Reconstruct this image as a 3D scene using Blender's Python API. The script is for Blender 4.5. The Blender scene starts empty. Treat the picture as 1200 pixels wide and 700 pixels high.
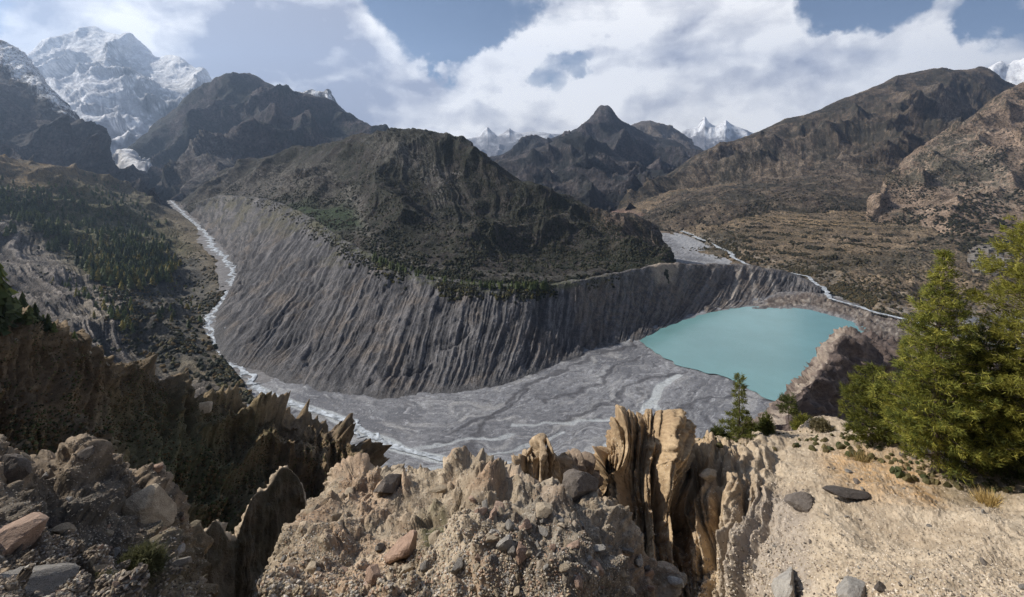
import bpy, math, random
import numpy as np
rs = np.random.RandomState(7); random.seed(7)
S = bpy.context.scene
C = S.collection
R = math.radians
# ------------------------------------------------------------------ camera, light, exposure
HY, F = 190.0, 600.0            # level camera: horizon height and focal length on a 1200 x 700 frame
cam_d = bpy.data.cameras.new('camera'); cam = bpy.data.objects.new('camera', cam_d); C.objects.link(cam)
cam.location = (0, 0, 0); cam.rotation_euler = (R(90), 0, 0)
cam_d.sensor_width = 36; cam_d.lens = 18.0; cam_d.shift_y = -(350 - HY) / 1200.0
cam_d.clip_start = 0.1; cam_d.clip_end = 80000
S.camera = cam
S.render.resolution_x = 1024; S.render.resolution_y = 597
S.view_settings.view_transform = 'Standard'; S.view_settings.look = 'None'
S.view_settings.gamma = 1; S.view_settings.exposure = 0.38; S.view_settings.use_curve_mapping = False
SUN_AZ, SUN_EL = -80.0, 38.0    # degrees from +Y (negative is left), elevation
sd = np.array([math.sin(R(SUN_AZ)) * math.cos(R(SUN_EL)), math.cos(R(SUN_AZ)) * math.cos(R(SUN_EL)), math.sin(R(SUN_EL))])
ld = bpy.data.lights.new('sun', 'SUN'); ld.energy = 5.0; ld.angle = R(0.5); ld.color = (1, .93, .82)
lo = bpy.data.objects.new('sun', ld); C.objects.link(lo)
from mathutils import Vector, Matrix
lo.rotation_euler = Vector(-sd).to_track_quat('-Z', 'Y').to_euler()

class NT:
    def __init__(s, t): s.t = t; s.n = t.nodes; s.l = t.links
    def new(s, k, **kw):
        n = s.n.new(k)
        for a, b in kw.items(): setattr(n, a, b)
        return n
    def link(s, a, b): s.l.new(a, b)
    def inp(s, sock, v):
        if hasattr(v, 'is_linked') or hasattr(v, 'links'): s.link(v, sock)
        else: sock.default_value = v
    def math(s, op, a, b=0.0, c=0.0, clamp=False):
        n = s.new('ShaderNodeMath', operation=op, use_clamp=clamp)
        for i, v in enumerate((a, b, c)): s.inp(n.inputs[i], v)
        return n.outputs[0]
    def vmath(s, op, a, b=(0, 0, 0)):
        n = s.new('ShaderNodeVectorMath', operation=op)
        s.inp(n.inputs[0], a); s.inp(n.inputs[1], b)
        return n.outputs['Value'] if op in ('DOT_PRODUCT', 'LENGTH') else n.outputs[0]
    def mapr(s, v, a, b, c=0.0, d=1.0, smooth=True):
        n = s.new('ShaderNodeMapRange', interpolation_type='SMOOTHSTEP' if smooth else 'LINEAR')
        for i, x in enumerate((v, a, b, c, d)): s.inp(n.inputs[i], x)
        return n.outputs[0]
    def noise(s, vec, scale, detail=6, rough=.55, dist=0.0, lac=2.0):
        n = s.new('ShaderNodeTexNoise')
        s.inp(n.inputs['Vector'], vec)
        for k, v in (('Scale', scale), ('Detail', detail), ('Roughness', rough), ('Distortion', dist), ('Lacunarity', lac)): s.inp(n.inputs[k], v)
        return n.outputs['Fac']
    def mix(s, f, a, b, blend='MIX'):
        n = s.new('ShaderNodeMix', data_type='RGBA', blend_type=blend)
        s.inp(n.inputs[0], f); s.inp(n.inputs[6], a); s.inp(n.inputs[7], b)
        return n.outputs[2]

w = bpy.data.worlds.new('World'); S.world = w; w.use_nodes = True
t = NT(w.node_tree); t.n.clear()
out = t.new('ShaderNodeOutputWorld')
sky = t.new('ShaderNodeTexSky', sky_type='NISHITA', sun_disc=False, sun_elevation=R(SUN_EL), sun_rotation=R(SUN_AZ), altitude=3700, dust_density=.6, air_density=1.0)
bg1 = t.new('ShaderNodeBackground'); bg1.inputs[1].default_value = 0.065; t.link(sky.outputs[0], bg1.inputs[0])
tc = t.new('ShaderNodeTexCoord'); D = t.vmath('NORMALIZE', tc.outputs['Generated'])
def dirv(px, py):
    v = np.array([(px - 600) / F, 1.0, (HY - py) / F]); return tuple(v / np.linalg.norm(v))
def cvec(v, sc, off, amt):
    nz = t.new('ShaderNodeTexNoise'); t.link(t.vmath('ADD', v, off), nz.inputs['Vector']); nz.inputs['Scale'].default_value = sc; nz.inputs['Detail'].default_value = 6; nz.inputs['Roughness'].default_value = .6
    return t.vmath('MULTIPLY', t.vmath('SUBTRACT', nz.outputs['Color'], (.5, .5, .5)), (amt, amt, amt))
Dw = t.vmath('NORMALIZE', t.vmath('ADD', D, cvec(D, 5.0, (3, 1, 0), .28)))

def puff(v):
    """billowing cloud body: fractal cells give rounded heads, noise breaks them"""
    x = t.new('ShaderNodeTexVoronoi', feature='F1'); x.normalize = True; t.link(v, x.inputs['Vector'])
    for k_, v_ in (('Scale', 4.6), ('Detail', 2.0), ('Roughness', .5), ('Lacunarity', 2.2)): x.inputs[k_].default_value = v_
    return t.math('ADD', t.math('MULTIPLY', t.noise(v, 2.5, 8, .56), .75), t.math('MULTIPLY', t.math('SUBTRACT', .62, x.outputs['Distance']), .42))
sc1 = t.vmath('MULTIPLY', D, (1.0, 1.0, 1.75))
sc1 = t.vmath('ADD', sc1, cvec(sc1, 2.5, (1, 7, 2), .16))
big = puff(sc1); big2 = puff(t.vmath('ADD', sc1, (-.022, .004, .034)))
cover = t.math('ADD', big, 0.03)
for (px, py, ang, amt) in ((510, 5, 8.5, .30), (455, 20, 5, .14), (560, 28, 5, .20), (520, 50, 3.5, .14), (600, 0, 4, .16), (640, 84, 1.7, .10), (668, 78, 1.7, .12), (700, 72, 1.7, .12), (735, 66, 1.6, .08), (960, 22, 3.5, .20), (1000, 8, 4.5, .22), (1045, 14, 3, .14), (1140, -2, 4, .20), (1185, 2, 4, .2), (5, 30, 2.5, .16)):
    dt = t.vmath('DOT_PRODUCT', Dw, dirv(px, py)); cover = t.math('SUBTRACT', cover, t.mapr(dt, math.cos(R(ang)), math.cos(R(ang * .3)), 0, amt))
for (px, py, ang, amt) in ((190, 40, 16, .22), (340, 50, 13, .22), (430, 125, 11, .2), (880, 90, 12, .14), (740, 20, 7, .12), (1100, 60, 12, .16), (600, 130, 9, .12), (720, 120, 8, .12)):
    dt = t.vmath('DOT_PRODUCT', D, dirv(px, py)); cover = t.math('ADD', cover, t.mapr(dt, math.cos(R(ang)), math.cos(R(ang * .35)), 0, amt))
# cloud bank ahead; unseen cover overhead and behind thinned to lower the fill light
sep = t.new('ShaderNodeSeparateXYZ'); t.link(D, sep.inputs[0])
cover = t.math('SUBTRACT', cover, t.mapr(sep.outputs[2], .36, .70, 0, .12)); cover = t.math('SUBTRACT', cover, t.mapr(sep.outputs[1], .25, -.2, 0, .10))
mask = t.mapr(cover, .38, .56)
lit = t.math('MULTIPLY', t.math('SUBTRACT', big, big2), 7.0)
low = t.noise(t.vmath('MULTIPLY', Dw, (1, 1, 1.9)), 3.6, 3, .5)
shade = t.math('ADD', t.math('ADD', 0.60, lit), t.math('MULTIPLY', t.math('SUBTRACT', low, .5), 3.2))
shade = t.math('SUBTRACT', shade, t.mapr(cover, .50, .80, -.12, .16))
for (px, py, ang, amt) in ((180, 0, 8, .60), (250, 40, 6, -.12), (340, 45, 15, -.45), (60, 22, 7, -.32), (700, 40, 10, .34), (480, 110, 9, .10), (685, 120, 5, .30), (900, 35, 7, -.16), (1050, 60, 9, .16)):
    dt = t.vmath('DOT_PRODUCT', D, dirv(px, py)); shade = t.math('ADD', shade, t.mapr(dt, math.cos(R(ang)), math.cos(R(ang * .15)), 0, amt))
shade = t.math('MAXIMUM', t.math('MINIMUM', shade, 1.0), 0.0)
ccol = t.mix(shade, (.30, .315, .39, 1), (1.0, .985, .97, 1))
bg2 = t.new('ShaderNodeBackground'); t.link(ccol, bg2.inputs[0])
bg2.inputs[1].default_value = 1.03
ms = t.new('ShaderNodeMixShader'); t.link(mask, ms.inputs[0]); t.link(bg1.outputs[0], ms.inputs[1]); t.link(bg2.outputs[0], ms.inputs[2])
t.link(ms.outputs[0], out.inputs[0])
try:
    S.cycles.use_denoising = True; S.cycles.denoiser = 'OPENIMAGEDENOISE'; S.cycles.denoising_input_passes = 'RGB_ALBEDO_NORMAL'; S.cycles.denoising_prefilter = 'NONE'
    S.cycles.max_bounces = 5; S.cycles.diffuse_bounces = 2; S.cycles.glossy_bounces = 2; S.cycles.transmission_bounces = 2
    S.cycles.volume_bounces = 0; S.cycles.transparent_max_bounces = 6
    S.cycles.use_adaptive_sampling = True; S.cycles.adaptive_threshold = .02
except Exception: pass

# ------------------------------------------------------------------ numpy noise
_prm = rs.permutation(256).astype(np.int32); _prm = np.concatenate([_prm, _prm, _prm])
_g = rs.normal(size=(256, 3)); _g /= np.linalg.norm(_g, axis=1)[:, None]; _g = _g.astype(np.float32)
def pn(x, y, z):
    x = np.asarray(x, np.float64); y = np.asarray(y, np.float64); z = np.asarray(z, np.float64)
    xi = np.floor(x); yi = np.floor(y); zi = np.floor(z)
    fx = (x - xi).astype(np.float32); fy = (y - yi).astype(np.float32); fz = (z - zi).astype(np.float32)
    xi = xi.astype(np.int64) & 255; yi = yi.astype(np.int64) & 255; zi = zi.astype(np.int64) & 255
    u = fx * fx * fx * (fx * (fx * 6 - 15) + 10); v = fy * fy * fy * (fy * (fy * 6 - 15) + 10); ww = fz * fz * fz * (fz * (fz * 6 - 15) + 10)
    r = 0
    for a in (0, 1):
        A = _prm[xi + a]; wa = u if a else 1 - u
        for b in (0, 1):
            B = _prm[A + yi + b]; wb = v if b else 1 - v
            for c in (0, 1):
                g = _g[_prm[(B + zi + c)] & 255]; wc = ww if c else 1 - ww
                r = r + wa * wb * wc * (g[..., 0] * (fx - a) + g[..., 1] * (fy - b) + g[..., 2] * (fz - c))
    return r * 1.5
def fbm(P, f, o=5, gain=.5, off=0.0):
    r = 0; a = 1.0; s = 0
    for i in range(o):
        r = r + a * pn(P[..., 0] * f + off + i * 17.3, P[..., 1] * f - off, P[..., 2] * f + i * 5.1); s += a; a *= gain; f *= 2.07
    return r / s
def ridg(P, f, o=5, gain=.5, off=0.0):
    r = 0; a = 1.0; s = 0; wt = 1.0
    for i in range(o):
        n = 1 - np.abs(pn(P[..., 0] * f + off + i * 11.3, P[..., 1] * f - off, P[..., 2] * f + i * 3.7)) * 2.0
        n = np.clip(n, 0, 1) ** 2 * wt; wt = np.clip(n * 1.6, 0, 1); r = r + a * n; s += a; a *= gain; f *= 2.11
    return r / s
def worley(P, f, off=0.0):
    Q = P * f + off; ci = np.floor(Q); fr = Q - ci; ci = ci.astype(np.int64)
    best = np.full(Q.shape[:-1], 9.0); val = np.zeros(Q.shape[:-1])
    for a in (-1, 0, 1):
        for b in (-1, 0, 1):
            for c in (-1, 0, 1):
                h = _prm[_prm[_prm[(ci[..., 0] + a) & 255] + ((ci[..., 1] + b) & 255)] + ((ci[..., 2] + c) & 255)]
                d = (a + .5 + (_j[h, 0]) - fr[..., 0]) ** 2 + (b + .5 + _j[h, 1] - fr[..., 1]) ** 2 + (c + .5 + _j[h, 2] - fr[..., 2]) ** 2
                m = d < best; best = np.where(m, d, best); val = np.where(m, _j[h, 3], val)
    return np.sqrt(best), val
_j = np.concatenate([rs.uniform(-.42, .42, (256, 3)), rs.uniform(0, 1, (256, 1))], 1); _j = _j[:256]
def stones(P, f, keep=.5, off=0.):
    """height of stones half sunk in the ground, in units of their own size"""
    d, v = worley(P + fbm(P, f * 2.2, 2)[..., None] * .25 / f, f, off); r = .28 + .3 * v; h = np.clip(1 - (d / r) ** 3, 0, 1) ** .6 * r
    return np.where(v > 1 - keep, h, 0) / f
def sm(x, a, b): 
    x = np.clip((x - a) / (b - a), 0, 1); return x * x * (3 - 2 * x)
def poly_mask(px, py, poly, soft=6):
    poly = np.array(poly, float); inside = np.zeros(px.shape, bool); d = np.full(px.shape, 1e9)
    n = len(poly)
    for i in range(n):
        x1, y1 = poly[i]; x2, y2 = poly[(i + 1) % n]
        c = ((y1 > py) != (y2 > py)) & (px < (x2 - x1) * (py - y1) / ((y2 - y1) + 1e-9) + x1); inside ^= c
        ex, ey = x2 - x1, y2 - y1
        tt = np.clip(((px - x1) * ex + (py - y1) * ey) / (ex * ex + ey * ey + 1e-9), 0, 1)
        d = np.minimum(d, np.hypot(px - x1 - tt * ex, py - y1 - tt * ey))
    return np.clip(.5 + np.where(inside, d, -d) / (2 * soft), 0, 1)
def W3(p): return np.array([(p[0] - 600) / F * p[2], p[2], (HY - p[1]) / F * p[2]])
def toscr(P):
    Y = np.maximum(P[..., 1], .01); return 600 + P[..., 0] / Y * F, HY - P[..., 2] / Y * F
def mixc(a, b, m): return np.asarray(a) * (1 - m[..., None]) + np.asarray(b) * m[..., None]

# ------------------------------------------------------------------ helpers for objects
def tag(o, label=None, cat=None, group=None, kind=None):
    if label: o['label'] = label
    if cat: o['category'] = cat
    if group: o['group'] = group
    if kind: o['kind'] = kind
    return o
def mesh_np(name, V, Fc, mat, col=None, smooth=True, parent=None, nper=4):
    me = bpy.data.meshes.new(name); V = np.asarray(V, np.float32); Fc = np.asarray(Fc, np.int32)
    me.vertices.add(len(V)); me.vertices.foreach_set('co', V.ravel())
    nf = len(Fc); me.loops.add(nf * nper); me.loops.foreach_set('vertex_index', Fc.ravel())
    me.polygons.add(nf); me.polygons.foreach_set('loop_start', np.arange(0, nf * nper, nper, dtype=np.int32))
    me.polygons.foreach_set('use_smooth', np.full(nf, smooth))
    me.update(calc_edges=True)
    if col is not None:
        a = me.color_attributes.new('Col', 'FLOAT_COLOR', 'POINT')
        cc = np.ones((len(V), 4), np.float32); cc[:, :3] = np.clip(col, 0, 1); a.data.foreach_set('color', cc.ravel())
    me.materials.append(mat)
    o = bpy.data.objects.new(name, me); C.objects.link(o)
    if parent: o.parent = parent
    return o
_mats = {}
def ground_mat(name, scale, bump=.5, rough=.92, var=.35, spec=.15, stretch=(1, 1, 1), dist=None, spk=0, spa=.45):
    m = bpy.data.materials.new(name); m.use_nodes = True; n = NT(m.node_tree); b = m.node_tree.nodes['Principled BSDF']
    at = n.new('ShaderNodeAttribute', attribute_name='Col'); tc = n.new('ShaderNodeTexCoord')
    v = n.vmath('MULTIPLY', tc.outputs['Object'], tuple(stretch))
    n1 = n.noise(v, scale, 8, .66); n2 = n.noise(v, scale * 5.3, 5, .7)
    f = n.math('ADD', n.math('MULTIPLY', n1, .5), n.math('MULTIPLY', n2, .5))
    mul = n.mapr(f, .36, .64, 1 - var * 1.5, 1 + var * 1.5, smooth=False)
    if spk:
        n3 = n.noise(v, scale * spk, 3, .65); mul = n.math('MULTIPLY', mul, n.math('MULTIPLY', n.mapr(n3, .50, .60, 1.0, 1 - spa), n.mapr(n3, .34, .42, 1 + spa * .6, 1.0)))
        f = n.math('ADD', f, n.math('MULTIPLY', n3, .25))
    cc = n.vmath('SCALE', at.outputs['Color']); sc = cc.node; n.link(mul, sc.inputs['Scale'])
    n.link(cc, b.inputs['Base Color'])
    b.inputs['Roughness'].default_value = rough; b.inputs['Specular IOR Level'].default_value = spec
    if bump > 0:
        bp = n.new('ShaderNodeBump'); bp.inputs['Strength'].default_value = bump; bp.inputs['Distance'].default_value = dist or .35 / scale
        n.link(f, bp.inputs['Height']); n.link(bp.outputs[0], b.inputs['Normal'])
    return m

def crom(A, t):
    n = len(A); i = np.clip(np.floor(t).astype(int), 0, n - 2); f = (t - i)
    while f.ndim < A.ndim: f = f[..., None]
    p1 = A[i]; p2 = A[i + 1]; p0 = np.where((i == 0).reshape((-1,) + (1,) * (A.ndim - 1)), 2 * p1 - p2, A[np.maximum(i - 1, 0)])
    p3 = np.where((i + 2 >= n).reshape((-1,) + (1,) * (A.ndim - 1)), 2 * p2 - p1, A[np.minimum(i + 2, n - 1)])
    # limited tangents: no big overshoot
    d = p2 - p1; m1 = (p2 - p0) * .5; m2 = (p3 - p1) * .5
    m1 = np.sign(m1) * np.minimum(np.abs(m1), 2.0 * np.abs(d) + 1e-6) ; m2 = np.sign(m2) * np.minimum(np.abs(m2), 2.0 * np.abs(d) + 1e-6)
    f2, f3 = f * f, f * f * f
    return (2 * f3 - 3 * f2 + 1) * p1 + (f3 - 2 * f2 + f) * m1 + (-2 * f3 + 3 * f2) * p2 + (f3 - f2) * m2
def dens(A, n, axis_pts):
    """n sample parameters, spread evenly by mean on-screen length of the segments (A: rows, cols, 3)"""
    px, py = toscr(A); px = np.clip(px, -250, 1450); py = np.clip(py, -60, 860)
    L = np.hypot(np.diff(px, axis=0), np.diff(py, axis=0)).mean(axis=1) + 2.0
    cum = np.concatenate([[0], np.cumsum(L)]); return np.interp(np.linspace(0, cum[-1], n), cum, np.arange(len(A)))
def normals(W):
    du = np.gradient(W, axis=1); dv = np.gradient(W, axis=0); N = np.cross(du, dv); N /= (np.linalg.norm(N, axis=-1, keepdims=True) + 1e-12)
    s = np.sign(N[..., 2].mean()); return N * (s if s else 1)
class Patch: pass
def patch(name, rows, nu, nv, mat, disp=None, color=None, mode='px', back=None, kind='structure', zdisp=0.0):
    if mode == 'px':
        M = 160; G = []
        for r in rows:
            r = np.array(r, float); q = np.linspace(r[0, 0], r[-1, 0], M)
            py = np.interp(q, r[:, 0], r[:, 1]); Y = np.interp(q, r[:, 0], r[:, 2])
            G.append(np.stack([(q - 600) / F * Y, Y, (HY - py) / F * Y], -1))
        G = np.array(G)
    else: G = np.array([[W3(p) for p in r] for r in rows])
    tv = dens(G, nv, None); A = crom(G, tv)
    At = np.swapaxes(A, 0, 1); tu = dens(At, nu, None); A = np.swapaxes(crom(At, tu), 0, 1)
    p = Patch(); p.W0 = A; p.N0 = normals(A); p.U = np.broadcast_to(tu[None, :] / (len(At) - 1), A.shape[:2]); p.V = np.broadcast_to(tv[:, None], A.shape[:2])
    p.px0, p.py0 = toscr(A)
    if disp is not None:
        d = disp(p); A = A + (p.N0 * (1 - zdisp) + np.array([0, 0, 1.0]) * zdisp) * d[..., None] if not (isinstance(d, np.ndarray) and d.ndim == 3) else A + d
    p.W = A; p.N = normals(A); p.px, p.py = toscr(A)
    p.col = color(p) if color else np.full(A.shape, .3)
    nvv, nuu = A.shape[:2]; idx = np.arange(nvv * nuu).reshape(nvv, nuu)
    Fc = np.stack([idx[:-1, :-1], idx[1:, :-1], idx[1:, 1:], idx[:-1, 1:]], -1).reshape(-1, 4)
    p.ob = mesh_np(name, A.reshape(-1, 3), Fc, mat, p.col.reshape(-1, 3)); tag(p.ob, kind=kind)
    return p
def row_off(row, dY=0, dz=0, f=1.0):
    """a row moved back by dY metres and up by dz metres"""
    o = []
    for (a, b, Y) in row:
        x, y, z = W3((a, b, Y)); y2 = y + dY; x2 = x * (y2 / y); z2 = z + dz; o.append((600 + x2 / y2 * F, HY - z2 / y2 * F, y2))
    return o
def aniso(p, fu, fv, off=0.0, warp=.0, o=4, gain=.55, shear=0.0, wk=1.2):
    """ridged noise running down the patch: fu cycles across, fv cycles per row"""
    wv = fbm(p.W0 / max(1e-6, warp), 1.0, 3, off=off) * .6 if warp else 0
    Q = np.stack([p.U * fu + shear * fu * p.V + wv * wk, p.V * fv + off, np.full(p.U.shape, off * 1.7)], -1)
    r = 0; a = 1; s = 0
    for i in range(o):
        n = 1 - np.abs(pn(Q[..., 0] * 2.1 ** i + 9 * i, Q[..., 1] * 1.6 ** i, Q[..., 2])) * 2; r = r + a * np.clip(n, 0, 1) ** 1.4; s += a; a *= gain
    return r / s

def billow(p, fu, fv, off=0.0, o=2, gain=.4, shear=0.0, wk=1.0, wl=8.):
    """broad buttresses with narrow gullies between them, running down the patch"""
    wv = fbm(p.W0 / wl, 1.0, 3, off=off) * wk; r = 0; a = 1; s = 0; Qu = p.U * fu + shear * fu * p.V + wv
    for i in range(o): r = r + a * np.minimum(np.abs(pn(Qu * 2.3 ** i + off, p.V * fv * 1.5 ** i + off, np.full(p.U.shape, off * 1.3 + i))) * 2.2, 1); s += a; a *= gain
    return r / s
SNOW = (.88, .89, .92)
# ------------------------------------------------------------------ far mountains
m_far = ground_mat('far_rock', .006, .8, var=.4, spk=12, spa=.5)
m_mid = ground_mat('mid_rock', .03, .9, var=.45, spk=7, spa=.55)
m_hill = ground_mat('hill_scrub', .05, .9, var=.4, spk=7, spa=.5)

m_snow = ground_mat('snow_and_rock', .006, .8, var=.22)
def far_disp(amp, f, o=7, g=.55):
    def d(p):
        cf = .22 + .78 * sm(np.abs(p.V - 1), 0, .8); Q = p.W0 * np.array([1, 1, .45])
        return (ridg(Q, f, o, .46) - .35) * amp * cf + fbm(p.W0, f * 5, 5, .55) * amp * .16 * (.4 + .6 * cf)
    return d
def snow_mtn(p):
    n = fbm(p.W, 1 / 420., 6, .62); n2 = fbm(p.W, 1 / 90., 4, .6)
    rock = mixc((.05, .052, .06), (.11, .11, .12), sm(n2, -.2, .3))
    fl = sm(p.N[..., 2] + n * .9 + n2 * .35, .02, .30)
    fl = fl * sm(p.py0 + n * 60, 175, 120)
    rk = poly_mask(p.px0 + n2 * 14, p.py0 + n * 14, [(90, 85), (112, 62), (130, 50), (165, 70), (180, 90), (262, 100), (250, 130), (170, 145), (120, 105)], 14)
    fl = fl * (1 - rk * .7 * sm(n2, .3, .0))
    ice = poly_mask(p.px0 + n2 * 10, p.py0 + n2 * 8, [(-40, 20), (30, 62), (70, 40), (108, 34), (98, 80), (138, 96), (160, 125), (185, 165), (185, 215), (150, 225), (120, 190), (80, 120), (30, 80), (-40, 70)], 8)
    c = mixc(rock, SNOW, fl)
    crev = sm(ridg(p.W, 1 / 170., 5, .65), .15, .5)
    c = mixc(c, mixc((.42, .43, .47), (.86, .86, .88), crev), ice * .98)
    return c
r_c = [(-260, 60, 8500), (-120, 45, 8600), (-30, 60, 8800), (28, 66, 9000), (50, 50, 9000), (75, 40, 9000), (95, 36, 9000), (112, 33, 9000), (122, 37, 9000), (135, 39, 8900), (150, 41, 8900), (160, 49, 8900), (172, 57, 8900), (184, 68, 8800), (192, 66, 8800), (203, 64, 8800), (213, 67, 8800), (225, 78, 8700), (240, 88, 8700), (256, 99, 8600), (330, 150, 8500)]
patch('snow_mountain', [row_off(r_c, 1200, -900), r_c,
      [(-260, 120, 7200), (0, 100, 7600), (60, 82, 7700), (110, 75, 7700), (150, 82, 7700), (200, 95, 7700), (260, 120, 7600), (330, 160, 7600)],
      [(-260, 170, 5600), (60, 130, 6000), (110, 130, 6000), (170, 145, 6200), (260, 150, 6400), (330, 175, 6400)],
      [(-260, 235, 3600), (100, 190, 3900), (150, 188, 4000), (210, 205, 4200), (330, 210, 4400)],
      [(-260, 275, 2700), (150, 240, 2900), (330, 240, 3100)]], 560, 330, m_snow, far_disp(330, 1 / 900.), snow_mtn)
# far hazy peaks in the middle
r_d = [(520, 172, 12000), (545, 164, 12000), (558, 162, 12000), (566, 154, 12000), (571, 149, 12000), (576, 153, 12000), (583, 160, 12000), (590, 156, 12000), (597, 150, 12000), (604, 156, 12000), (612, 158, 12000), (625, 155, 12000), (640, 156, 12000), (660, 160, 12000), (700, 168, 12000)]
def far_snow(lo, hi, k=1.0):
    def c(p):
        n = fbm(p.W, 1 / 300., 5, .6); rock = mixc((.12, .12, .14), (.2, .2, .22), sm(n, -.3, .3))
        return mixc(rock, SNOW, sm(p.py0 + n * 40, hi, lo) * sm(p.N[..., 2] + n * .8, .1, .4) * k)
    return c
patch('far_blue_peaks', [row_off(r_d, 1500, -900), r_d, [(520, 185, 10500), (610, 172, 10500), (700, 182, 10500)], [(520, 220, 8500), (700, 220, 8500)]], 260, 90, m_snow, far_disp(190, 1 / 700.), far_snow(150, 172, .7))
r_e = [(770, 172, 13000), (795, 155, 13000), (808, 151, 13000), (818, 149, 13000), (823, 141, 13000), (826, 137, 13000), (830, 144, 13000), (838, 148, 13000), (846, 144, 13000), (851, 141, 13000), (858, 147, 13000), (870, 153, 13000), (885, 158, 13000), (920, 175, 13000)]
patch('far_snow_peaks', [row_off(r_e, 1500, -900), r_e, [(770, 190, 11500), (850, 165, 11500), (920, 190, 11500)], [(770, 225, 9000), (920, 225, 9000)]], 220, 100, m_snow, far_disp(150, 1 / 600.), far_snow(146, 166))
r_s = [(1110, 120, 9500), (1135, 95, 9500), (1150, 84, 9500), (1160, 78, 9500), (1168, 73, 9500), (1174, 71, 9500), (1180, 77, 9500), (1187, 73, 9500), (1195, 72, 9500), (1215, 60, 9500), (1260, 50, 9500), (1330, 70, 9500), (1450, 90, 9500)]
patch('far_right_snow_peak', [row_off(r_s, 1500, -900), r_s, [(1110, 150, 8500), (1200, 110, 8500), (1450, 140, 8500)], [(1110, 215, 6000), (1450, 215, 6000)]], 180, 110, m_snow, far_disp(230, 1 / 600.), far_snow(85, 125))

def dark_col(a, b, veg, f=1 / 60., snow=None, bare=None, k=1.0):
    def c(p):
        n = fbm(p.W, f, 5, .6); n2 = fbm(p.W, f * 5, 4, .65); n3 = fbm(p.W, f * .3, 4, .55, off=5)
        cc = mixc(a, b, sm(n + n2 * .5, -.25, .3)); cc = mixc(cc, veg, sm(n3 + n2 * .7, -.12, .12) * .8 * k)
        rid = ridg(p.W, f * .6, 5, .6); cc = mixc(cc, np.array(b) * 1.5, sm(rid, .45, .75) * .45)
        if snow: cc = mixc(cc, SNOW, sm(snow(p) + n * .8 + n2 * .5, .3, .7))
        if bare: cc = mixc(cc, bare[0], bare[1](p, n, n2))
        return cc
    return c
r_b = [(640, 200, 7000), (700, 165, 7000), (735, 152, 7000), (750, 142, 7000), (762, 140, 7000), (775, 145, 7000), (790, 153, 7000), (805, 165, 7000), (820, 176, 7000), (840, 188, 7000), (900, 215, 7000)]
patch('brown_peak', [row_off(r_b, 900, -600), r_b, [(640, 215, 6000), (770, 170, 6000), (900, 220, 6000)], [(640, 250, 4200), (900, 250, 4200)]], 260, 140, m_far, far_disp(260, 1 / 700.), dark_col((.15, .12, .10), (.22, .18, .15), (.08, .07, .06), 1 / 200.))
r_a = [(540, 205, 4600), (580, 188, 4800), (600, 179, 4900), (630, 167, 5000), (655, 158, 5000), (672, 152, 5000), (685, 145, 5000), (697, 137, 5000), (706, 130, 5000), (713, 127, 5000), (721, 132, 5000), (732, 141, 5000), (748, 150, 5000), (765, 158, 5000), (785, 166, 4900), (800, 175, 4900), (820, 186, 4800), (850, 205, 4700), (900, 225, 4600)]
patch('dark_central_peak', [row_off(r_a, 900, -500), r_a,
      [(540, 215, 4000), (600, 195, 4200), (660, 178, 4300), (713, 165, 4300), (760, 180, 4200), (800, 200, 4000), (900, 228, 3800)],
      [(540, 235, 3200), (640, 222, 3300), (700, 215, 3300), (780, 225, 3200), (900, 238, 3100)],
      [(540, 262, 2300), (700, 258, 2400), (900, 258, 2400)]], 520, 220, m_far, far_disp(300, 1 / 800.), dark_col((.055, .048, .052), (.10, .085, .08), (.022, .026, .026), 1 / 110.))
r_a2 = [(540, 215, 3500), (575, 192, 3600), (610, 180, 3700), (640, 167, 3800), (665, 160, 3800), (682, 156, 3800), (700, 166, 3750), (725, 182, 3700), (750, 195, 3600), (775, 210, 3500), (800, 225, 3300), (850, 240, 3100)]
patch('dark_central_spur', [row_off(r_a2, 400, -250), r_a2,
      [(540, 228, 3000), (610, 205, 3100), (680, 190, 3200), (740, 212, 3000), (800, 235, 2900), (850, 245, 2800)],
      [(540, 262, 2200), (680, 250, 2300), (850, 258, 2200)]], 420, 170, m_far, far_disp(170, 1 / 420.), dark_col((.045, .04, .042), (.085, .074, .07), (.02, .023, .022), 1 / 80.))
# mountain behind the hill, left of centre
r_m2 = [(300, 130, 5600), (325, 112, 5600), (342, 106, 5600), (355, 110, 5600), (366, 105, 5600), (378, 109, 5600), (384, 106, 5600), (392, 116, 5600), (402, 127, 5600), (415, 138, 5600), (435, 152, 5500), (460, 172, 5400), (500, 200, 5200)]
patch('rocky_back_ridge', [row_off(r_m2, 700, -500), r_m2, [(300, 160, 5000), (400, 150, 5000), (500, 205, 4900)], [(300, 210, 4000), (500, 225, 4000)]], 300, 110, m_far, far_disp(190, 1 / 450.), dark_col((.09, .09, .10), (.16, .15, .15), (.05, .05, .05), 1 / 100., snow=lambda p: sm(p.py0, 135, 104) * .55))
r_m = [(110, 215, 4300), (140, 196, 4400), (165, 168, 4500), (190, 143, 4500), (215, 120, 4500), (238, 108, 4500), (256, 99, 4500), (268, 92, 4500), (280, 88, 4500), (292, 84, 4500), (302, 88, 4500), (315, 95, 4500), (330, 103, 4500), (345, 109, 4500), (360, 116, 4450), (380, 124, 4400), (400, 136, 4300), (425, 148, 4200), (450, 162, 4100), (500, 185, 4000), (560, 210, 3900)]
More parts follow.
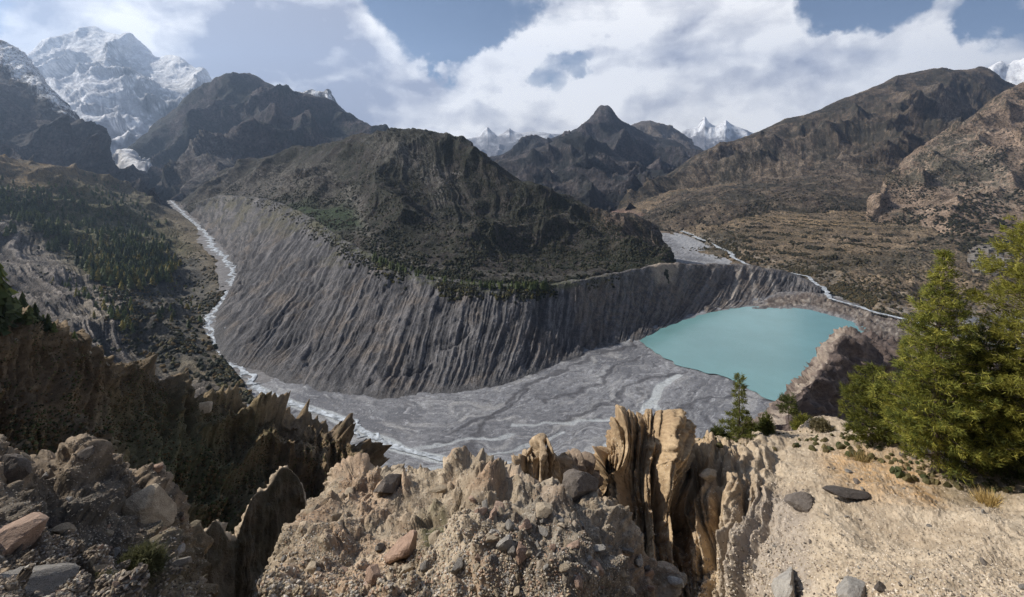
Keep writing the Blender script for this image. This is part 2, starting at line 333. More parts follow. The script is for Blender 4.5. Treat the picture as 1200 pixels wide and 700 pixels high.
patch('dark_mountain', [row_off(r_m, 800, -500), r_m,
      [(110, 222, 3800), (160, 196, 3900), (215, 165, 3900), (260, 140, 3900), (293, 125, 3900), (340, 135, 3800), (400, 155, 3700), (560, 220, 3500)],
      [(110, 232, 3200), (180, 212, 3300), (230, 190, 3300), (300, 170, 3200), (400, 180, 3000), (560, 225, 2900)],
      [(110, 245, 2600), (180, 236, 2600), (220, 228, 2600), (270, 200, 2550), (400, 200, 2400), (560, 240, 2400)],
      [(110, 300, 2100), (215, 290, 2100), (300, 280, 2000), (560, 290, 2000)]], 620, 340, m_far, far_disp(330, 1 / 800.), dark_col((.045, .038, .04), (.085, .07, .068), (.02, .026, .022), 1 / 90., bare=((.15, .14, .13), lambda p, n, n2: poly_mask(p.px0 + n * 20, p.py0 + n * 14, [(225, 185), (265, 178), (330, 185), (280, 205), (240, 240), (215, 250), (205, 235)], 10) * .8 * sm(n2, -.3, .2))))  # very dark rock and forest colours, with cloud shadow put into them
# left dark ridge
r_l = [(-330, 10, 3300), (-150, 20, 3300), (-60, 35, 3200), (0, 51, 3200), (12, 58, 3200), (25, 66, 3200), (40, 80, 3150), (55, 95, 3100), (72, 113, 3050), (88, 130, 3000), (100, 145, 3000), (112, 163, 2950), (122, 178, 2900), (132, 190, 2850), (150, 208, 2800), (190, 238, 2700)]
patch('left_mountain_ridge', [row_off(r_l, 500, -450), r_l,
      [(-330, 100, 2700), (-60, 95, 2700), (0, 105, 2700), (50, 130, 2650), (100, 175, 2600), (132, 205, 2550), (190, 244, 2500)],
      [(-330, 200, 2000), (-60, 190, 2050), (0, 192, 2100), (60, 202, 2150), (120, 215, 2200), (190, 250, 2250)],
      [(-330, 260, 1500), (0, 235, 1700), (190, 265, 2000)]], 460, 330, m_far, far_disp(260, 1 / 500.), dark_col((.055, .046, .048), (.10, .082, .075), (.03, .03, .03), 1 / 70., snow=lambda p: sm(p.py0 - (p.px0 + 30) * .75, 75, 15) * 1.1 - .3))

# right mountains
r_r = [(690, 250, 2800), (720, 238, 2850), (745, 226, 2900), (770, 210, 2950), (795, 196, 3000), (820, 184, 3000), (850, 170, 3050), (880, 158, 3100), (910, 147, 3150), (940, 136, 3200), (960, 127, 3250), (980, 117, 3300), (1000, 110, 3300), (1020, 102, 3350), (1035, 96, 3400), (1050, 87, 3400), (1070, 85, 3450), (1090, 84, 3450), (1110, 82, 3500), (1130, 82, 3500), (1148, 80, 3500), (1160, 84, 3500), (1175, 95, 3500), (1200, 103, 3500), (1300, 120, 3500), (1500, 130, 3500)]
p_rr = patch('right_mountain', [row_off(r_r, 500, -300), r_r,
      [(690, 254, 2650), (740, 238, 2650), (800, 212, 2700), (870, 190, 2700), (950, 165, 2750), (1030, 140, 2800), (1100, 130, 2900), (1200, 140, 2900), (1500, 160, 2900)],
      [(690, 258, 2450), (740, 248, 2400), (800, 226, 2300), (870, 215, 2200), (950, 205, 2150), (1030, 200, 2100), (1100, 190, 2200), (1500, 200, 2300)],
      [(690, 268, 2100), (740, 262, 2000), (800, 240, 1950), (870, 238, 1850), (950, 240, 1750), (1040, 245, 1650), (1150, 245, 1650), (1500, 260, 1600)],
      [(690, 310, 1800), (900, 305, 1600), (1500, 330, 1300)]], 760, 420, m_mid,
      lambda p: ((ridg(p.W0 * np.array([1, 1, .4]), 1 / 600., 7, .48) - .35) * 210 * (.15 + .85 * sm(p.V, 1, 2)) * sm(p.V, 3.1, 2.4) + fbm(p.W0, 1 / 90., 6, .58) * 24 * (.4 + .6 * sm(p.V, 1, 1.6)) + (aniso(p, 46, .5, 3, 300.) - .5) * 16 * sm(p.V, 1.1, 2) * sm(p.V, 3.3, 2.6)),
      dark_col((.07, .054, .042), (.14, .11, .08), (.03, .029, .022), 1 / 40., bare=((.26, .21, .17), lambda p, n, n2: poly_mask(p.px0 + n * 30, p.py0 + n * 20, [(860, 170), (930, 160), (1000, 180), (1010, 205), (880, 210), (790, 215)], 18) * sm(n2 + n, -.1, .35) * .6 + poly_mask(p.px0 + n * 14, p.py0 + n * 14, [(1080, 105), (1130, 120), (1140, 145), (1110, 150)], 8) * sm(n2, -.1, .2) * .8)))
r_n = [(1005, 292, 1500), (1015, 262, 1600), (1025, 238, 1700), (1038, 214, 1800), (1055, 196, 1900), (1075, 178, 1950), (1095, 163, 2000), (1120, 145, 2050), (1150, 127, 2100), (1175, 110, 2150), (1200, 96, 2200), (1300, 60, 2300), (1500, 30, 2400)]
def near_right_col(p):
    n = fbm(p.W, 1 / 70., 5, .6); n2 = fbm(p.W, 1 / 13., 4, .65); n3 = fbm(p.W, 1 / 200., 4, .5, off=3)
    cc = mixc((.17, .125, .09), (.27, .20, .15), sm(n + n2 * .4, -.3, .3)); cc = mixc(cc, (.33, .29, .24), poly_mask(p.px0 + n * 20, p.py0 + n * 16, [(1060, 190), (1130, 150), (1180, 160), (1190, 230), (1170, 260), (1080, 250), (1035, 240)], 20) * sm(n2 + n3, -.1, .3) * .8)
    return mixc(cc, (.055, .05, .035), sm(n3 + n2 * .9 - p.N[..., 2] * .2, -.12, .12) * .85)
p_rn = patch('right_brown_hill', [row_off(r_n, 250, -160), r_n,
      [(1005, 296, 1400), (1020, 268, 1500), (1040, 245, 1600), (1080, 222, 1650), (1130, 200, 1700), (1200, 170, 1750), (1500, 120, 1800)],
      [(1005, 302, 1320), (1030, 285, 1380), (1060, 275, 1400), (1120, 262, 1420), (1200, 245, 1450), (1500, 210, 1500)],
      [(1005, 312, 1240), (1100, 300, 1220), (1200, 290, 1250), (1500, 270, 1300)]], 400, 400, m_mid,
      lambda p: (ridg(p.W0 * np.array([1, 1, .5]), 1 / 260., 7, .47) - .35) * 95 * sm(p.V, 3.9, 2.6) * (.3 + .7 * sm(p.V, 1, 1.6)) + fbm(p.W0, 1 / 40., 5, .6) * 9, near_right_col)
# valley floor with terraces
def terr(p):
    h = fbm(p.W0, 1 / 160., 4, .5) * 14
    tz = p.W0[..., 2] + h; st = 7.0; k = np.floor(tz / st); f = tz / st - k
    band = poly_mask(p.px0, p.py0, [(840, 225), (1050, 232), (1050, 300), (960, 312), (850, 285)], 25)
    return h + band * (sm(f, .35, .65) - f) * st * 1.0 + (ridg(p.W0, 1 / 60., 5, .6) - .4) * 16 * (1 - band * .8) * sm(p.V, 4.0, 3.2)
def valley_col(p):
    n = fbm(p.W, 1 / 60., 5, .6); n2 = fbm(p.W, 1 / 11., 4, .65); n3 = fbm(p.W, 1 / 180., 3, .5)
    cc = mixc((.15, .115, .08), (.22, .165, .11), sm(n + n2 * .5, -.25, .25))
    band = poly_mask(p.px0 + n * 60, p.py0 + n * 30, [(860, 232), (1040, 238), (1040, 290), (960, 305), (870, 280)], 20) * sm(n3 + n * .6, -.25, .1)
    cc = mixc(cc, (.25, .17, .08), band * sm(n2, -.3, .3) * .7)
    h = p.W0[..., 2] + fbm(p.W0, 1 / 160., 4, .5) * 14; edge = np.abs((h / 7.0) % 1 - .5) * 2
    cc = mixc(cc, (.05, .045, .035), sm(edge, .32, .1) * band * .85 * sm(n2, -.25, .1))
    cc = mixc(cc, (.055, .052, .04), sm(n3 + n2 * .8, .0, .2) * .75 * (1 - band * .5))
    bank = sm(p.V, 2.7, 3.3) * sm(p.V, 4.2, 3.9)
    cc = mixc(cc, (.30, .265, .23), bank * sm(n2 + n, -.1, .3) * .7)
    fld = poly_mask(p.px0 + n * 8, p.py0 + n * 4, [(655, 246), (720, 243), (775, 256), (770, 263), (700, 256)], 3)
    return mixc(cc, (.20, .13, .11), fld * .8)
vr0 = [(560, 255, 2700), (640, 250, 2700), (720, 242, 2700), (760, 228, 2600), (850, 216, 2300), (950, 218, 2050), (1050, 235, 1800), (1150, 250, 1700), (1400, 262, 1600)]
p_val = patch('valley_terraces', [row_off(vr0, 250, -70),
      [(560, 255, 2700), (640, 250, 2700), (720, 242, 2700), (760, 228, 2600), (850, 216, 2300), (950, 218, 2050), (1050, 235, 1800), (1150, 250, 1700), (1400, 262, 1600)],
      [(560, 266, 2150), (660, 262, 2050), (780, 258, 1950), (870, 262, 1700), (960, 268, 1520), (1050, 276, 1400), (1150, 284, 1300), (1400, 290, 1250)],
      [(560, 278, 1800), (700, 268, 1860), (790, 264, 1900), (830, 278, 1580), (875, 294, 1330), (950, 314, 1130), (1030, 340, 940), (1150, 352, 880), (1400, 365, 830)],
      [(560, 292, 1500), (700, 276, 1760), (790, 271, 1840), (830, 287, 1530), (872, 306, 1280), (950, 328, 1075), (1030, 362, 858), (1150, 385, 760), (1400, 405, 690)],
      [(560, 320, 1180), (790, 290, 1520), (872, 320, 1170), (1030, 380, 800), (1400, 430, 640)]], 760, 330, m_mid, terr, valley_col, zdisp=1.0)

# ------------------------------------------------------------------ valley bottom: gravel plain, lake, rivers
def polyW(pts, z): 
    o = []
    for (px, py) in pts:
        Y = z * F / (HY - py); o.append(((px - 600) / F * Y, Y))
    return np.array(o)
def dist_poly(X, Y, pts):
    d = np.full(X.shape, 1e9); ss = np.zeros(X.shape); side = np.zeros(X.shape); acc = 0
    for i in range(len(pts) - 1):
        x1, y1 = pts[i]; x2, y2 = pts[i + 1]; ex, ey = x2 - x1, y2 - y1; L2 = ex * ex + ey * ey; L = math.sqrt(L2)
        tt = np.clip(((X - x1) * ex + (Y - y1) * ey) / L2, 0, 1); dd = np.hypot(X - x1 - tt * ex, Y - y1 - tt * ey)
        m = dd < d; d = np.where(m, dd, d); ss = np.where(m, acc + tt * L, ss); side = np.where(m, np.sign((X - x1) * ey - (Y - y1) * ex), side); acc += L
    return d, ss, side
ZP = -250.0
axis = polyW([(200, 420), (300, 445), (340, 475), (400, 498), (470, 515), (540, 515), (620, 500), (700, 468), (760, 435), (800, 400), (900, 380)], ZP)
light_ch = [polyW(q, ZP) for q in (
    [(298, 452), (315, 463), (335, 470), (360, 479), (385, 486), (408, 496), (425, 507), (455, 520), (490, 532), (525, 541), (560, 546), (600, 545), (640, 541), (680, 538)],
    [(560, 548), (610, 546), (660, 542), (700, 530), (730, 505), (745, 488), (765, 470), (775, 452), (795, 440)],
    [(765, 470), (772, 480), (778, 495), (776, 520)], [(690, 492), (720, 490), (745, 488)], [(600, 500), (640, 495), (700, 492), (735, 486)],
    [(460, 545), (500, 552), (540, 545), (575, 530), (620, 520), (660, 505)], [(430, 520), (480, 528), (540, 520), (600, 510)], [(700, 545), (720, 520), (760, 500)])]
dark_ch = [polyW(q, ZP) for q in (
    [(748, 403), (715, 412), (680, 425), (640, 440), (600, 462), (585, 490), (565, 520), (545, 548)], [(748, 403), (690, 415), (630, 432), (570, 452)],
    [(620, 455), (600, 480), (560, 500), (520, 510)], [(760, 415), (720, 430), (690, 455), (640, 470)], [(905, 470), (870, 462), (850, 470), (820, 470), (800, 480)], [(800, 433), (760, 450), (720, 470), (660, 490)])]
nvp, nup = 430, 1000
tY = np.linspace(0, 1, nvp); Ys = 1 / (1 / 345. + (1 / 1950. - 1 / 345.) * (tY ** 1.25))
U = np.linspace(-.95, 1.25, nup); PX = U[None, :] * Ys[:, None]; PY = np.broadcast_to(Ys[:, None], PX.shape)
P0 = np.stack([PX, PY, np.zeros(PX.shape)], -1)
wx = PX + fbm(P0, 1 / 60., 4, .55, off=2) * 34; wy = PY + fbm(P0, 1 / 60., 4, .55, off=9) * 34
d_ax, s_ax, sd_ax = dist_poly(wx, wy, axis); t_ax = d_ax * sd_ax
def strm(fs, ft, off, o=4):
    r = 0; a = 1; s = 0
    for i in range(o):
        n = np.abs(pn(s_ax * fs * 1.9 ** i + off, t_ax * ft * 1.9 ** i + off * 2, np.full(s_ax.shape, off + i * 3.))); r = r + a * n; s += a; a *= .62
    return r / s
n_big = fbm(P0, 1 / 90., 5, .55); n_f = fbm(P0, 1 / 6., 4, .65)
b1 = strm(.011, .06, 3.); b2 = strm(.016, .11, 8.); b4 = strm(.013, .085, 31.); b3 = np.abs(pn(s_ax * .009, t_ax * .05, np.full(s_ax.shape, 21.)))
z = np.full(PX.shape, ZP) + n_big * .7 + np.clip(b1, 0, .3) * 3.2 - .7 + np.clip(b2, 0, .25) * 2
plc = mixc((.14, .142, .155), (.225, .227, .24), sm(n_big + n_f * .5, -.3, .3))
plc = mixc(plc, (.085, .085, .095), sm(b1, .105, .055) * .9)
plc = mixc(plc, (.11, .11, .12), sm(b2, .10, .06) * .75); plc = mixc(plc, (.37, .375, .39), sm(b4, .10, .055) * .75); b5 = strm(.03, .20, 57., 3); plc = mixc(plc, (.10, .10, .11), sm(b5, .10, .05) * .6); b6 = strm(.026, .17, 77., 3); plc = mixc(plc, (.36, .365, .38), sm(b6, .085, .045) * .55)
plc = mixc(plc, (.36, .36, .36), sm(b3, .035, .012) * sm(n_big, -.25, .2) * .65)
plc = mixc(plc, (.34, .335, .33), sm(fbm(np.stack([s_ax * .012, t_ax * .05, n_f * 0], -1), 1, 4, .6, off=4), .08, .3) * .6)
for q in dark_ch:
    d, s_, _ = dist_poly(wx, wy, q); wv = 2.6 + 3 * pn(s_ / 30, s_ * 0, s_ * 0); plc = mixc(plc, (.075, .074, .082), sm(d, wv + 2.0, wv - 1) * .8)
for i, q in enumerate(light_ch):
    kw = .22 if i < 3 else .6; d, s_, _ = dist_poly(PX + (wx - PX) * kw, PY + (wy - PY) * kw, q); wv = (5.2 if i == 0 else 4.2 if i < 3 else 2.2) + 2.0 * pn(s_ / 40, s_ * 0, s_ * 0); plc = mixc(plc, (.40, .42, .43), sm(d, wv + 1.2, wv - .8) * (.95 if i < 3 else .7)); z -= sm(d, wv + 4, wv - 1) * .6
drv = dist_poly(PX, PY, polyW([(250, 400), (268, 424), (283, 437), (298, 452), (315, 463), (335, 470), (360, 479), (385, 486), (408, 496), (425, 507), (455, 520), (490, 532), (525, 541), (560, 546), (600, 545), (640, 541), (680, 538)], ZP))[0]; z = np.where(drv < 24, ZP - .1 + (z - ZP) * np.clip(drv / 24, 0, 1) ** 2, z)
pxs, pys = toscr(np.stack([PX, PY, z], -1))
# ground east of the lake: rubble, brown
east = poly_mask(pxs + n_big * 20, pys + n_big * 8, [(880, 362), (905, 346), (940, 342), (985, 352), (1040, 372), (1500, 420), (1500, 700), (900, 700), (960, 480), (1040, 440), (1000, 376), (950, 362)], 4)
bump_e = east * (np.abs(fbm(P0, 1 / 22., 5, .55)) * 16 + 1)
z += bump_e
plc = mixc(plc, mixc((.11, .085, .07), (.30, .26, .22), sm(n_f + fbm(P0, 1 / 25., 4) * .8, -.1, .35)), east * .9)
rip = poly_mask(pxs + n_f * 4, pys + n_f * 2, [(775, 262), (800, 266), (850, 284), (885, 308), (868, 316), (830, 303), (800, 290), (780, 275)], 3)
plc = mixc(plc, mixc((.24, .245, .26), (.36, .36, .37), sm(n_f, -.2, .3)), rip)
m_plain = ground_mat('gravel', .2, .35, var=.22, spk=4, spa=.3)
idx = np.arange(nvp * nup).reshape(nvp, nup)
Fc = np.stack([idx[:-1, :-1], idx[:-1, 1:], idx[1:, 1:], idx[1:, :-1]], -1).reshape(-1, 4)
tag(mesh_np('gravel_plain', np.stack([PX, PY, z], -1).reshape(-1, 3), Fc, m_plain, plc.reshape(-1, 3)), kind='structure')

def simple_mat(name, col, rough=.8, spec=.3, var=0.0, scale=1.0, bump=0.0, bscale=None, trans=0):
    m = bpy.data.materials.new(name); m.use_nodes = True; n = NT(m.node_tree); b = m.node_tree.nodes['Principled BSDF']
    b.inputs['Roughness'].default_value = rough; b.inputs['Specular IOR Level'].default_value = spec
    tc = n.new('ShaderNodeTexCoord'); f = n.noise(tc.outputs['Object'], scale, 7, .6)
    c = n.mix(n.mapr(f, .3, .7), tuple(np.array(col) * (1 - var)) + (1,), tuple(np.minimum(np.array(col) * (1 + var), 1)) + (1,)); n.link(c, b.inputs['Base Color'])
    if bump:
        bp = n.new('ShaderNodeBump'); bp.inputs['Strength'].default_value = bump; bp.inputs['Distance'].default_value = .3 / (bscale or scale)
        n.link(n.noise(tc.outputs['Object'], bscale or scale, 5, .6), bp.inputs['Height']); n.link(bp.outputs[0], b.inputs['Normal'])
    return m
m_lake = simple_mat('lake_water', (.135, .27, .275), .16, .4, .12, .006, .12, .18)
m_river = simple_mat('river_water', (.36, .385, .41), .4, .3, .65, .16, .3, .5)
shore = [(750, 401), (758, 394), (768, 389), (780, 384), (795, 379), (812, 373), (830, 368), (850, 364), (870, 361), (895, 359.5), (915, 360), (935, 362), (950, 364), (965, 369), (985, 374), (1003, 380), (1020, 388), (1034, 400), (1050, 415), (1040, 440), (1000, 462), (960, 476), (925, 477), (905, 471), (893, 466), (880, 459), (868, 452), (855, 445), (840, 440), (826, 438), (812, 434), (800, 432), (790, 428), (782, 422), (770, 416), (758, 408)]
sp = polyW(shore, ZP); dense = []
for i in range(len(sp)):
    a, b = sp[i], sp[(i + 1) % len(sp)]; L = np.linalg.norm(b - a); k = max(2, int(L / 4))
    for j in range(k):
        q = a + (b - a) * j / k; e = pn(q[0] / 14, q[1] / 14, 2.0) * 5 + pn(q[0] / 4, q[1] / 4, 5.0) * 1.5; nrm = np.array([(b - a)[1], -(b - a)[0]]) / L; dense.append(q + nrm * e * min(1, L / 10))
cen = np.mean(dense, axis=0); Vl = [(cen[0], cen[1], ZP + 1.5)] + [(q[0], q[1], ZP + 1.5) for q in dense]
n_ = len(dense); tag(mesh_np('lake', Vl, [(0, 1 + (i + 1) % n_, 1 + i) for i in range(n_)], m_lake, smooth=False, nper=3), kind='structure')

def ribbon(name, pts, widths, mat, z=None, lift=.6, wob=.35, seed=0., wand=1.0, end=None):
    """pts: (px,py,Y) or (px,py) on the plane z; a strip of water following them"""
    P = np.array([W3(p) if len(p) == 3 else W3((p[0], p[1], z * F / (HY - p[1]))) for p in pts]); tt = np.linspace(0, len(P) - 1, len(P) * 26); c = crom(P, tt)
    wd = np.interp(tt, np.arange(len(P)), widths); s = np.concatenate([[0], np.cumsum(np.linalg.norm(np.diff(c, axis=0), axis=1))])
    tg = np.gradient(c, axis=0); nr = np.stack([tg[:, 1], -tg[:, 0]], -1); nr /= np.linalg.norm(nr, axis=1)[:, None] + 1e-9
    sh = (pn(s / (wd.mean() * 3.2), s * 0 + seed, s * 0) * wd * wand + pn(s / (wd.mean() * 9), s * 0 + seed, s * 0 + 4) * wd * wand * 1.6)
    wl = wd * (.5 + wob * pn(s / (wd.mean() * 1.3), s * 0 + seed + 3, s * 0)); wr = wd * (.5 + wob * pn(s / (wd.mean() * 1.3), s * 0 + seed + 7, s * 0))
    L = c.copy(); Rr = c.copy(); L[:, :2] -= nr * (wl - sh)[:, None]; Rr[:, :2] += nr * (wr + sh)[:, None]
    lf = np.interp(tt, np.arange(len(P)), np.linspace(lift, lift if end is None else end, len(P)) if end is None else np.concatenate([np.full(len(P) - 5, lift), np.linspace(lift, end, 5)]))
    V = np.empty((len(c) * 3, 3)); V[0::3] = L; V[1::3] = (L + Rr) / 2; V[2::3] = Rr; V[0::3, 2] += lf * .75; V[1::3, 2] += lf; V[2::3, 2] += lf * .75
    Fc = [(3 * i + a, 3 * i + a + 1, 3 * i + a + 4, 3 * i + a + 3) for i in range(len(c) - 1) for a in (0, 1)]
    return V, Fc
upper = [(200, 236, 2350), (212, 248, 2000), (220, 257, 1800), (232, 266, 1650), (243, 277, 1450), (250, 291, 1270), (262, 303, 1160), (271, 315, 1070), (273, 330, 985), (270, 345, 915), (258, 360, 850), (246, 375, 780), (248, 392, 730), (258, 410, 679), (268, 424, 641), (283, 437, 607.3), (298, 452, 572.5)]
lowr = [(298, 452), (315, 463), (335, 470), (360, 479), (385, 486), (408, 496), (425, 507), (455, 520), (490, 532), (525, 541), (560, 546), (600, 545), (640, 541), (680, 538)]
def join(parts):
    V = []; Fs = []; n = 0
    for v, f in parts: V.append(v); Fs += [tuple(i + n for i in q) for q in f]; n += len(v)
    return np.concatenate(V), Fs
V, Fs = join([ribbon('r', upper, [6, 7, 8, 8, 8, 8, 8, 7, 7, 7, 7, 7, 6, 6, 6, 6, 7], m_river, lift=4.6, seed=1, wand=1.7, wob=.6, end=1.6),
              ribbon('r', upper, [1, 3, 5, 4, 5, 6, 4, 5, 4, 5, 4, 4, 3, 4, 3, 3, 1], m_river, lift=4.4, seed=14, wand=2.6, wob=.8, end=1.4),
              ribbon('r', lowr, [8, 7, 6.5, 6.5, 6, 5.5, 6, 5.5, 5, 5, 4.5, 4, 4, 3], m_river, z=ZP, lift=.7, seed=2, wob=.3, wand=.35),
              ribbon('r', [(270, 345, 915), (262, 352, 880), (270, 362, 840), (272, 375, 780), (262, 390, 730)], [4, 6, 5, 5, 3], m_river, lift=6.5, seed=5),
              ribbon('r', lowr[3:9], [1, 3, 3.5, 3, 3, 1], m_river, z=ZP - 1, lift=2.0, seed=9, wand=2.5)])
tag(mesh_np('glacier_river', V, Fs, m_river), kind='structure')
m_bed = ground_mat('river_bed', .3, .6, var=.3)
V, Fs = join([ribbon('r', upper, [30, 34, 40, 44, 44, 44, 42, 42, 40, 44, 46, 40, 36, 36, 40, 46, 50], m_bed, lift=3.6, seed=1, wand=.2, end=.25)])
cb = mixc((.15, .145, .145), (.24, .23, .23), sm(fbm(V, 1 / 9., 4, .6), -.2, .3)); tag(mesh_np('river_bed', V, Fs, m_bed, cb), kind='structure')
V, Fs = join([ribbon('r', [(780, 266), (800, 271), (822, 280), (845, 290), (862, 303), (880, 312), (905, 317), (930, 321), (950, 326), (962, 338), (975, 350), (1000, 358), (1025, 366), (1060, 375), (1110, 388), (1170, 405), (1260, 420)], [12, 20, 16, 14, 10, 6, 6, 7, 8, 8, 8, 7, 8, 8, 8, 8, 8], m_river, z=-243, lift=1.0, seed=4, wand=.8)])
tag(mesh_np('valley_river', V, Fs, m_river), kind='structure')

# ------------------------------------------------------------------ left hillside
lh = [[(-260, 110, 1250), (-120, 150, 1300), (0, 182, 1500), (50, 192, 1600), (100, 201, 1750), (140, 214, 1850), (175, 232, 1950), (212, 250, 2000)],
      [(-260, 180, 1000), (-120, 215, 1020), (0, 238, 1170), (50, 246, 1230), (100, 255, 1300), (150, 264, 1380), (195, 275, 1420), (243, 281, 1400)],
      [(-260, 270, 740), (-120, 290, 800), (0, 308, 850), (60, 314, 890), (110, 318, 920), (160, 322, 950), (210, 326, 985), (266, 328, 995)],
      [(-260, 350, 560), (-120, 360, 600), (0, 366, 640), (60, 366, 660), (110, 366, 690), (150, 368, 715), (195, 372, 750), (243, 376, 776)],
      [(-260, 420, 430), (-120, 430, 450), (0, 430, 480), (60, 428, 505), (110, 425, 530), (150, 424, 560), (200, 424, 600), (262, 423, 638)],
      [(-260, 540, 300), (-120, 530, 330), (0, 515, 360), (60, 508, 385), (120, 502, 420), (180, 495, 450), (230, 485, 500), (302, 470, 535)]]
back = row_off(lh[0], 250, -90)
def lh_disp(p):
    g = aniso(p, 22, .3, 1.0, 160., 5, .6, -.2, 2.6)
    fade = sm(p.U, 1.0, .86)
    scr = poly_mask(p.px0, p.py0, [(-200, 230), (0, 250), (60, 300), (110, 350), (140, 400), (240, 470), (-200, 560)], 30)
    return ((g - .5) * (3 + 17 * scr) + (ridg(p.W0, 1 / 260., 5, .5) - .4) * 45 * (1 - .5 * scr) + fbm(p.W0, 1 / 30., 5, .6) * 8.0) * fade * sm(p.V, 0.0, 1.0)
def lh_col(p):
    n = fbm(p.W, 1 / 50., 5, .6); n2 = fbm(p.W, 1 / 8., 4, .65); g = aniso(p, 22, .3, 1.0, 160., 5, .6, -.2, 2.6); qx = p.px0 + n * 26; qy = p.py0 + n * 18
    cc = mixc((.115, .095, .065), (.18, .15, .105), sm(n + n2 * .5, -.3, .3))
    top = poly_mask(qx, qy, [(-260, 100), (0, 175), (130, 200), (130, 235), (60, 240), (-260, 180)], 10); cc = mixc(cc, (.19, .125, .055), top * sm(n2 + n, -.3, .25) * .75)
    veg = poly_mask(qx, qy, [(-200, 200), (30, 225), (110, 210), (170, 240), (215, 290), (200, 330), (150, 335), (90, 300), (0, 260), (-200, 230)], 16); cc = mixc(cc, (.085, .095, .04), veg * .75 * sm(n2, -.5, .2))
    gr = mixc((.085, .078, .075), (.25, .222, .20), sm(g + n2 * .5, .3, .85))
    sc = poly_mask(qx, qy, [(-260, 240), (0, 255), (60, 290), (100, 325), (145, 350), (155, 395), (180, 420), (300, 480), (-260, 620)], 12); cc = mixc(cc, gr, sc * .95)
    flat = poly_mask(qx, qy, [(112, 345), (150, 338), (150, 375), (135, 385), (85, 370)], 5); cc = mixc(cc, (.30, .26, .21), flat * .7)
    dk = poly_mask(qx, qy, [(155, 300), (235, 300), (255, 340), (235, 385), (250, 430), (180, 425), (150, 380)], 10); cc = mixc(cc, mixc((.06, .06, .058), (.13, .12, .10), sm(g + n2 * .3, .3, .8)), dk * .85)
    return cc
m_lh = ground_mat('hillside_earth', .06, .8, var=.4, spk=9, spa=.45)
p_lh = patch('left_hillside', [back] + lh, 560, 560, m_lh, lh_disp, lh_col, mode='idx')

# ------------------------------------------------------------------ moraine wall and central hill
crest = [(205, 236, 2250), (222, 240, 2020), (262, 229, 1650), (305, 233, 1400), (345, 246, 1200), (375, 263, 1040), (400, 281, 920), (435, 299, 830), (490, 322, 750), (550, 333, 715), (620, 336, 715), (680, 329, 760), (730, 320, 820), (775, 311, 900), (830, 311, 980), (880, 313, 1040), (930, 322, 1050), (962, 338, 985)]
foot = [(202, 240, 2200), (216, 252, 1960), (251, 288, 1320), (272, 326, 1000), (250, 376, 775), (266, 420, 640), (300, 437, 607), (352, 454, 568), (438, 467, 541.5), (512, 463, 549), (592, 450, 577), (664, 424, 641), (718, 406, 694), (750, 400, 714), (790, 381, 785), (850, 365, 857), (910, 358, 893), (955, 362, 872)]
def lerp_rows(a, b, k, dz=0):
    o = []
    for p, q in zip(a, b):
        A = W3(p) * (1 - k) + W3(q) * k; A[2] += dz; o.append((600 + A[0] / A[1] * F, HY - A[2] / A[1] * F, A[1]))
    return o
mo_rows = [row_off(crest, 120, -60), row_off(crest, 30, -4), crest, lerp_rows(crest, foot, .33, -8), lerp_rows(crest, foot, .7, -9), row_off(foot, 0, 0), row_off(foot, -25, -14)]
def mo_disp(p):
    g = aniso(p, 34, .16, 2.0, 170., 6, .6, 0, 1.2); g2 = aniso(p, 130, .2, 6.0, 90., 3, .55, 0, 1.2)
    v = sm(p.V, 1.9, 2.5) * sm(p.V, 5.2, 4.2); sz = 5 + 11 * fbm(p.W0, 1 / 160., 3)
    return (g - .45) * sz * v + (g2 - .5) * 4.0 * v - (1 - billow(p, 16, .12, 9., 2, .5, 0, 1.5, 120.)) ** 3 * 9 * v + fbm(p.W0, 1 / 40., 5, .55) * 7 * sm(p.V, 5.3, 4.6)
def mo_col(p):
    n = fbm(p.W, 1 / 60., 5, .6); n2 = fbm(p.W, 1 / 7., 4, .65); g = aniso(p, 34, .16, 2.0, 170., 6, .6, 0, 1.2); g2 = aniso(p, 130, .2, 6.0, 90., 3, .55, 0, 1.2)
    st = fbm(np.stack([p.U * 190 + fbm(p.W0, 1 / 90., 3) * 3, p.V * 1.1, p.V * 0], -1), 1, 4, .75)
    cc = mixc((.055, .054, .058), (.155, .148, .15), sm(g * .35 + g2 * .5 + st * 1.1, .12, .75))
    cc = mixc(cc, (.17, .135, .105), sm(n + st * .4, .0, .4) * .5)
    br = poly_mask(p.px0 + n * 20, p.py0 + n * 10, [(690, 325), (790, 305), (900, 312), (900, 345), (760, 380), (690, 400)], 25); cc = mixc(cc, (.20, .155, .12), br * .6 * sm(n2, -.3, .3))
    kn = poly_mask(p.px0 + n2 * 5, p.py0 + n2 * 4, [(762, 308), (780, 303), (795, 312), (790, 330), (772, 332)], 4); cc = mixc(cc, (.34, .28, .22), kn * .8)
    for (x0, x1, x2) in ((868, 862, 855), (878, 882, 886), (898, 905, 912)):
        f = poly_mask(p.px0 + n2 * 2 + (st * 3), p.py0, [(x0 - 2, 311), (x0 + 2, 311), (x1 + 3, 335), (x2 + 4, 360), (x2 - 3, 360), (x1 - 2, 335)], 2); cc = mixc(cc, (.38, .34, .30), f * .7)
    vg = sm(p.V, 2.35, 2.1) * sm(p.px0, 300, 400) * sm(p.px0, 760, 640); cc = mixc(cc, (.075, .08, .04), vg * sm(n2 + n, -.25, .15) * .8)
    tp = poly_mask(p.px0 + n * 20, p.py0 + n * 14, [(225, 235), (300, 225), (390, 262), (430, 300), (400, 320), (330, 270), (270, 270)], 12); cc = mixc(cc, (.10, .095, .06), tp * sm(n + n2 * .6, -.1, .2) * .7)
    ft = sm(p.V, 4.4, 4.95); cc = mixc(cc, (.10, .098, .10), ft * .6)
    return cc
m_mo = ground_mat('moraine', .12, .7, var=.3, spk=6, spa=.3)
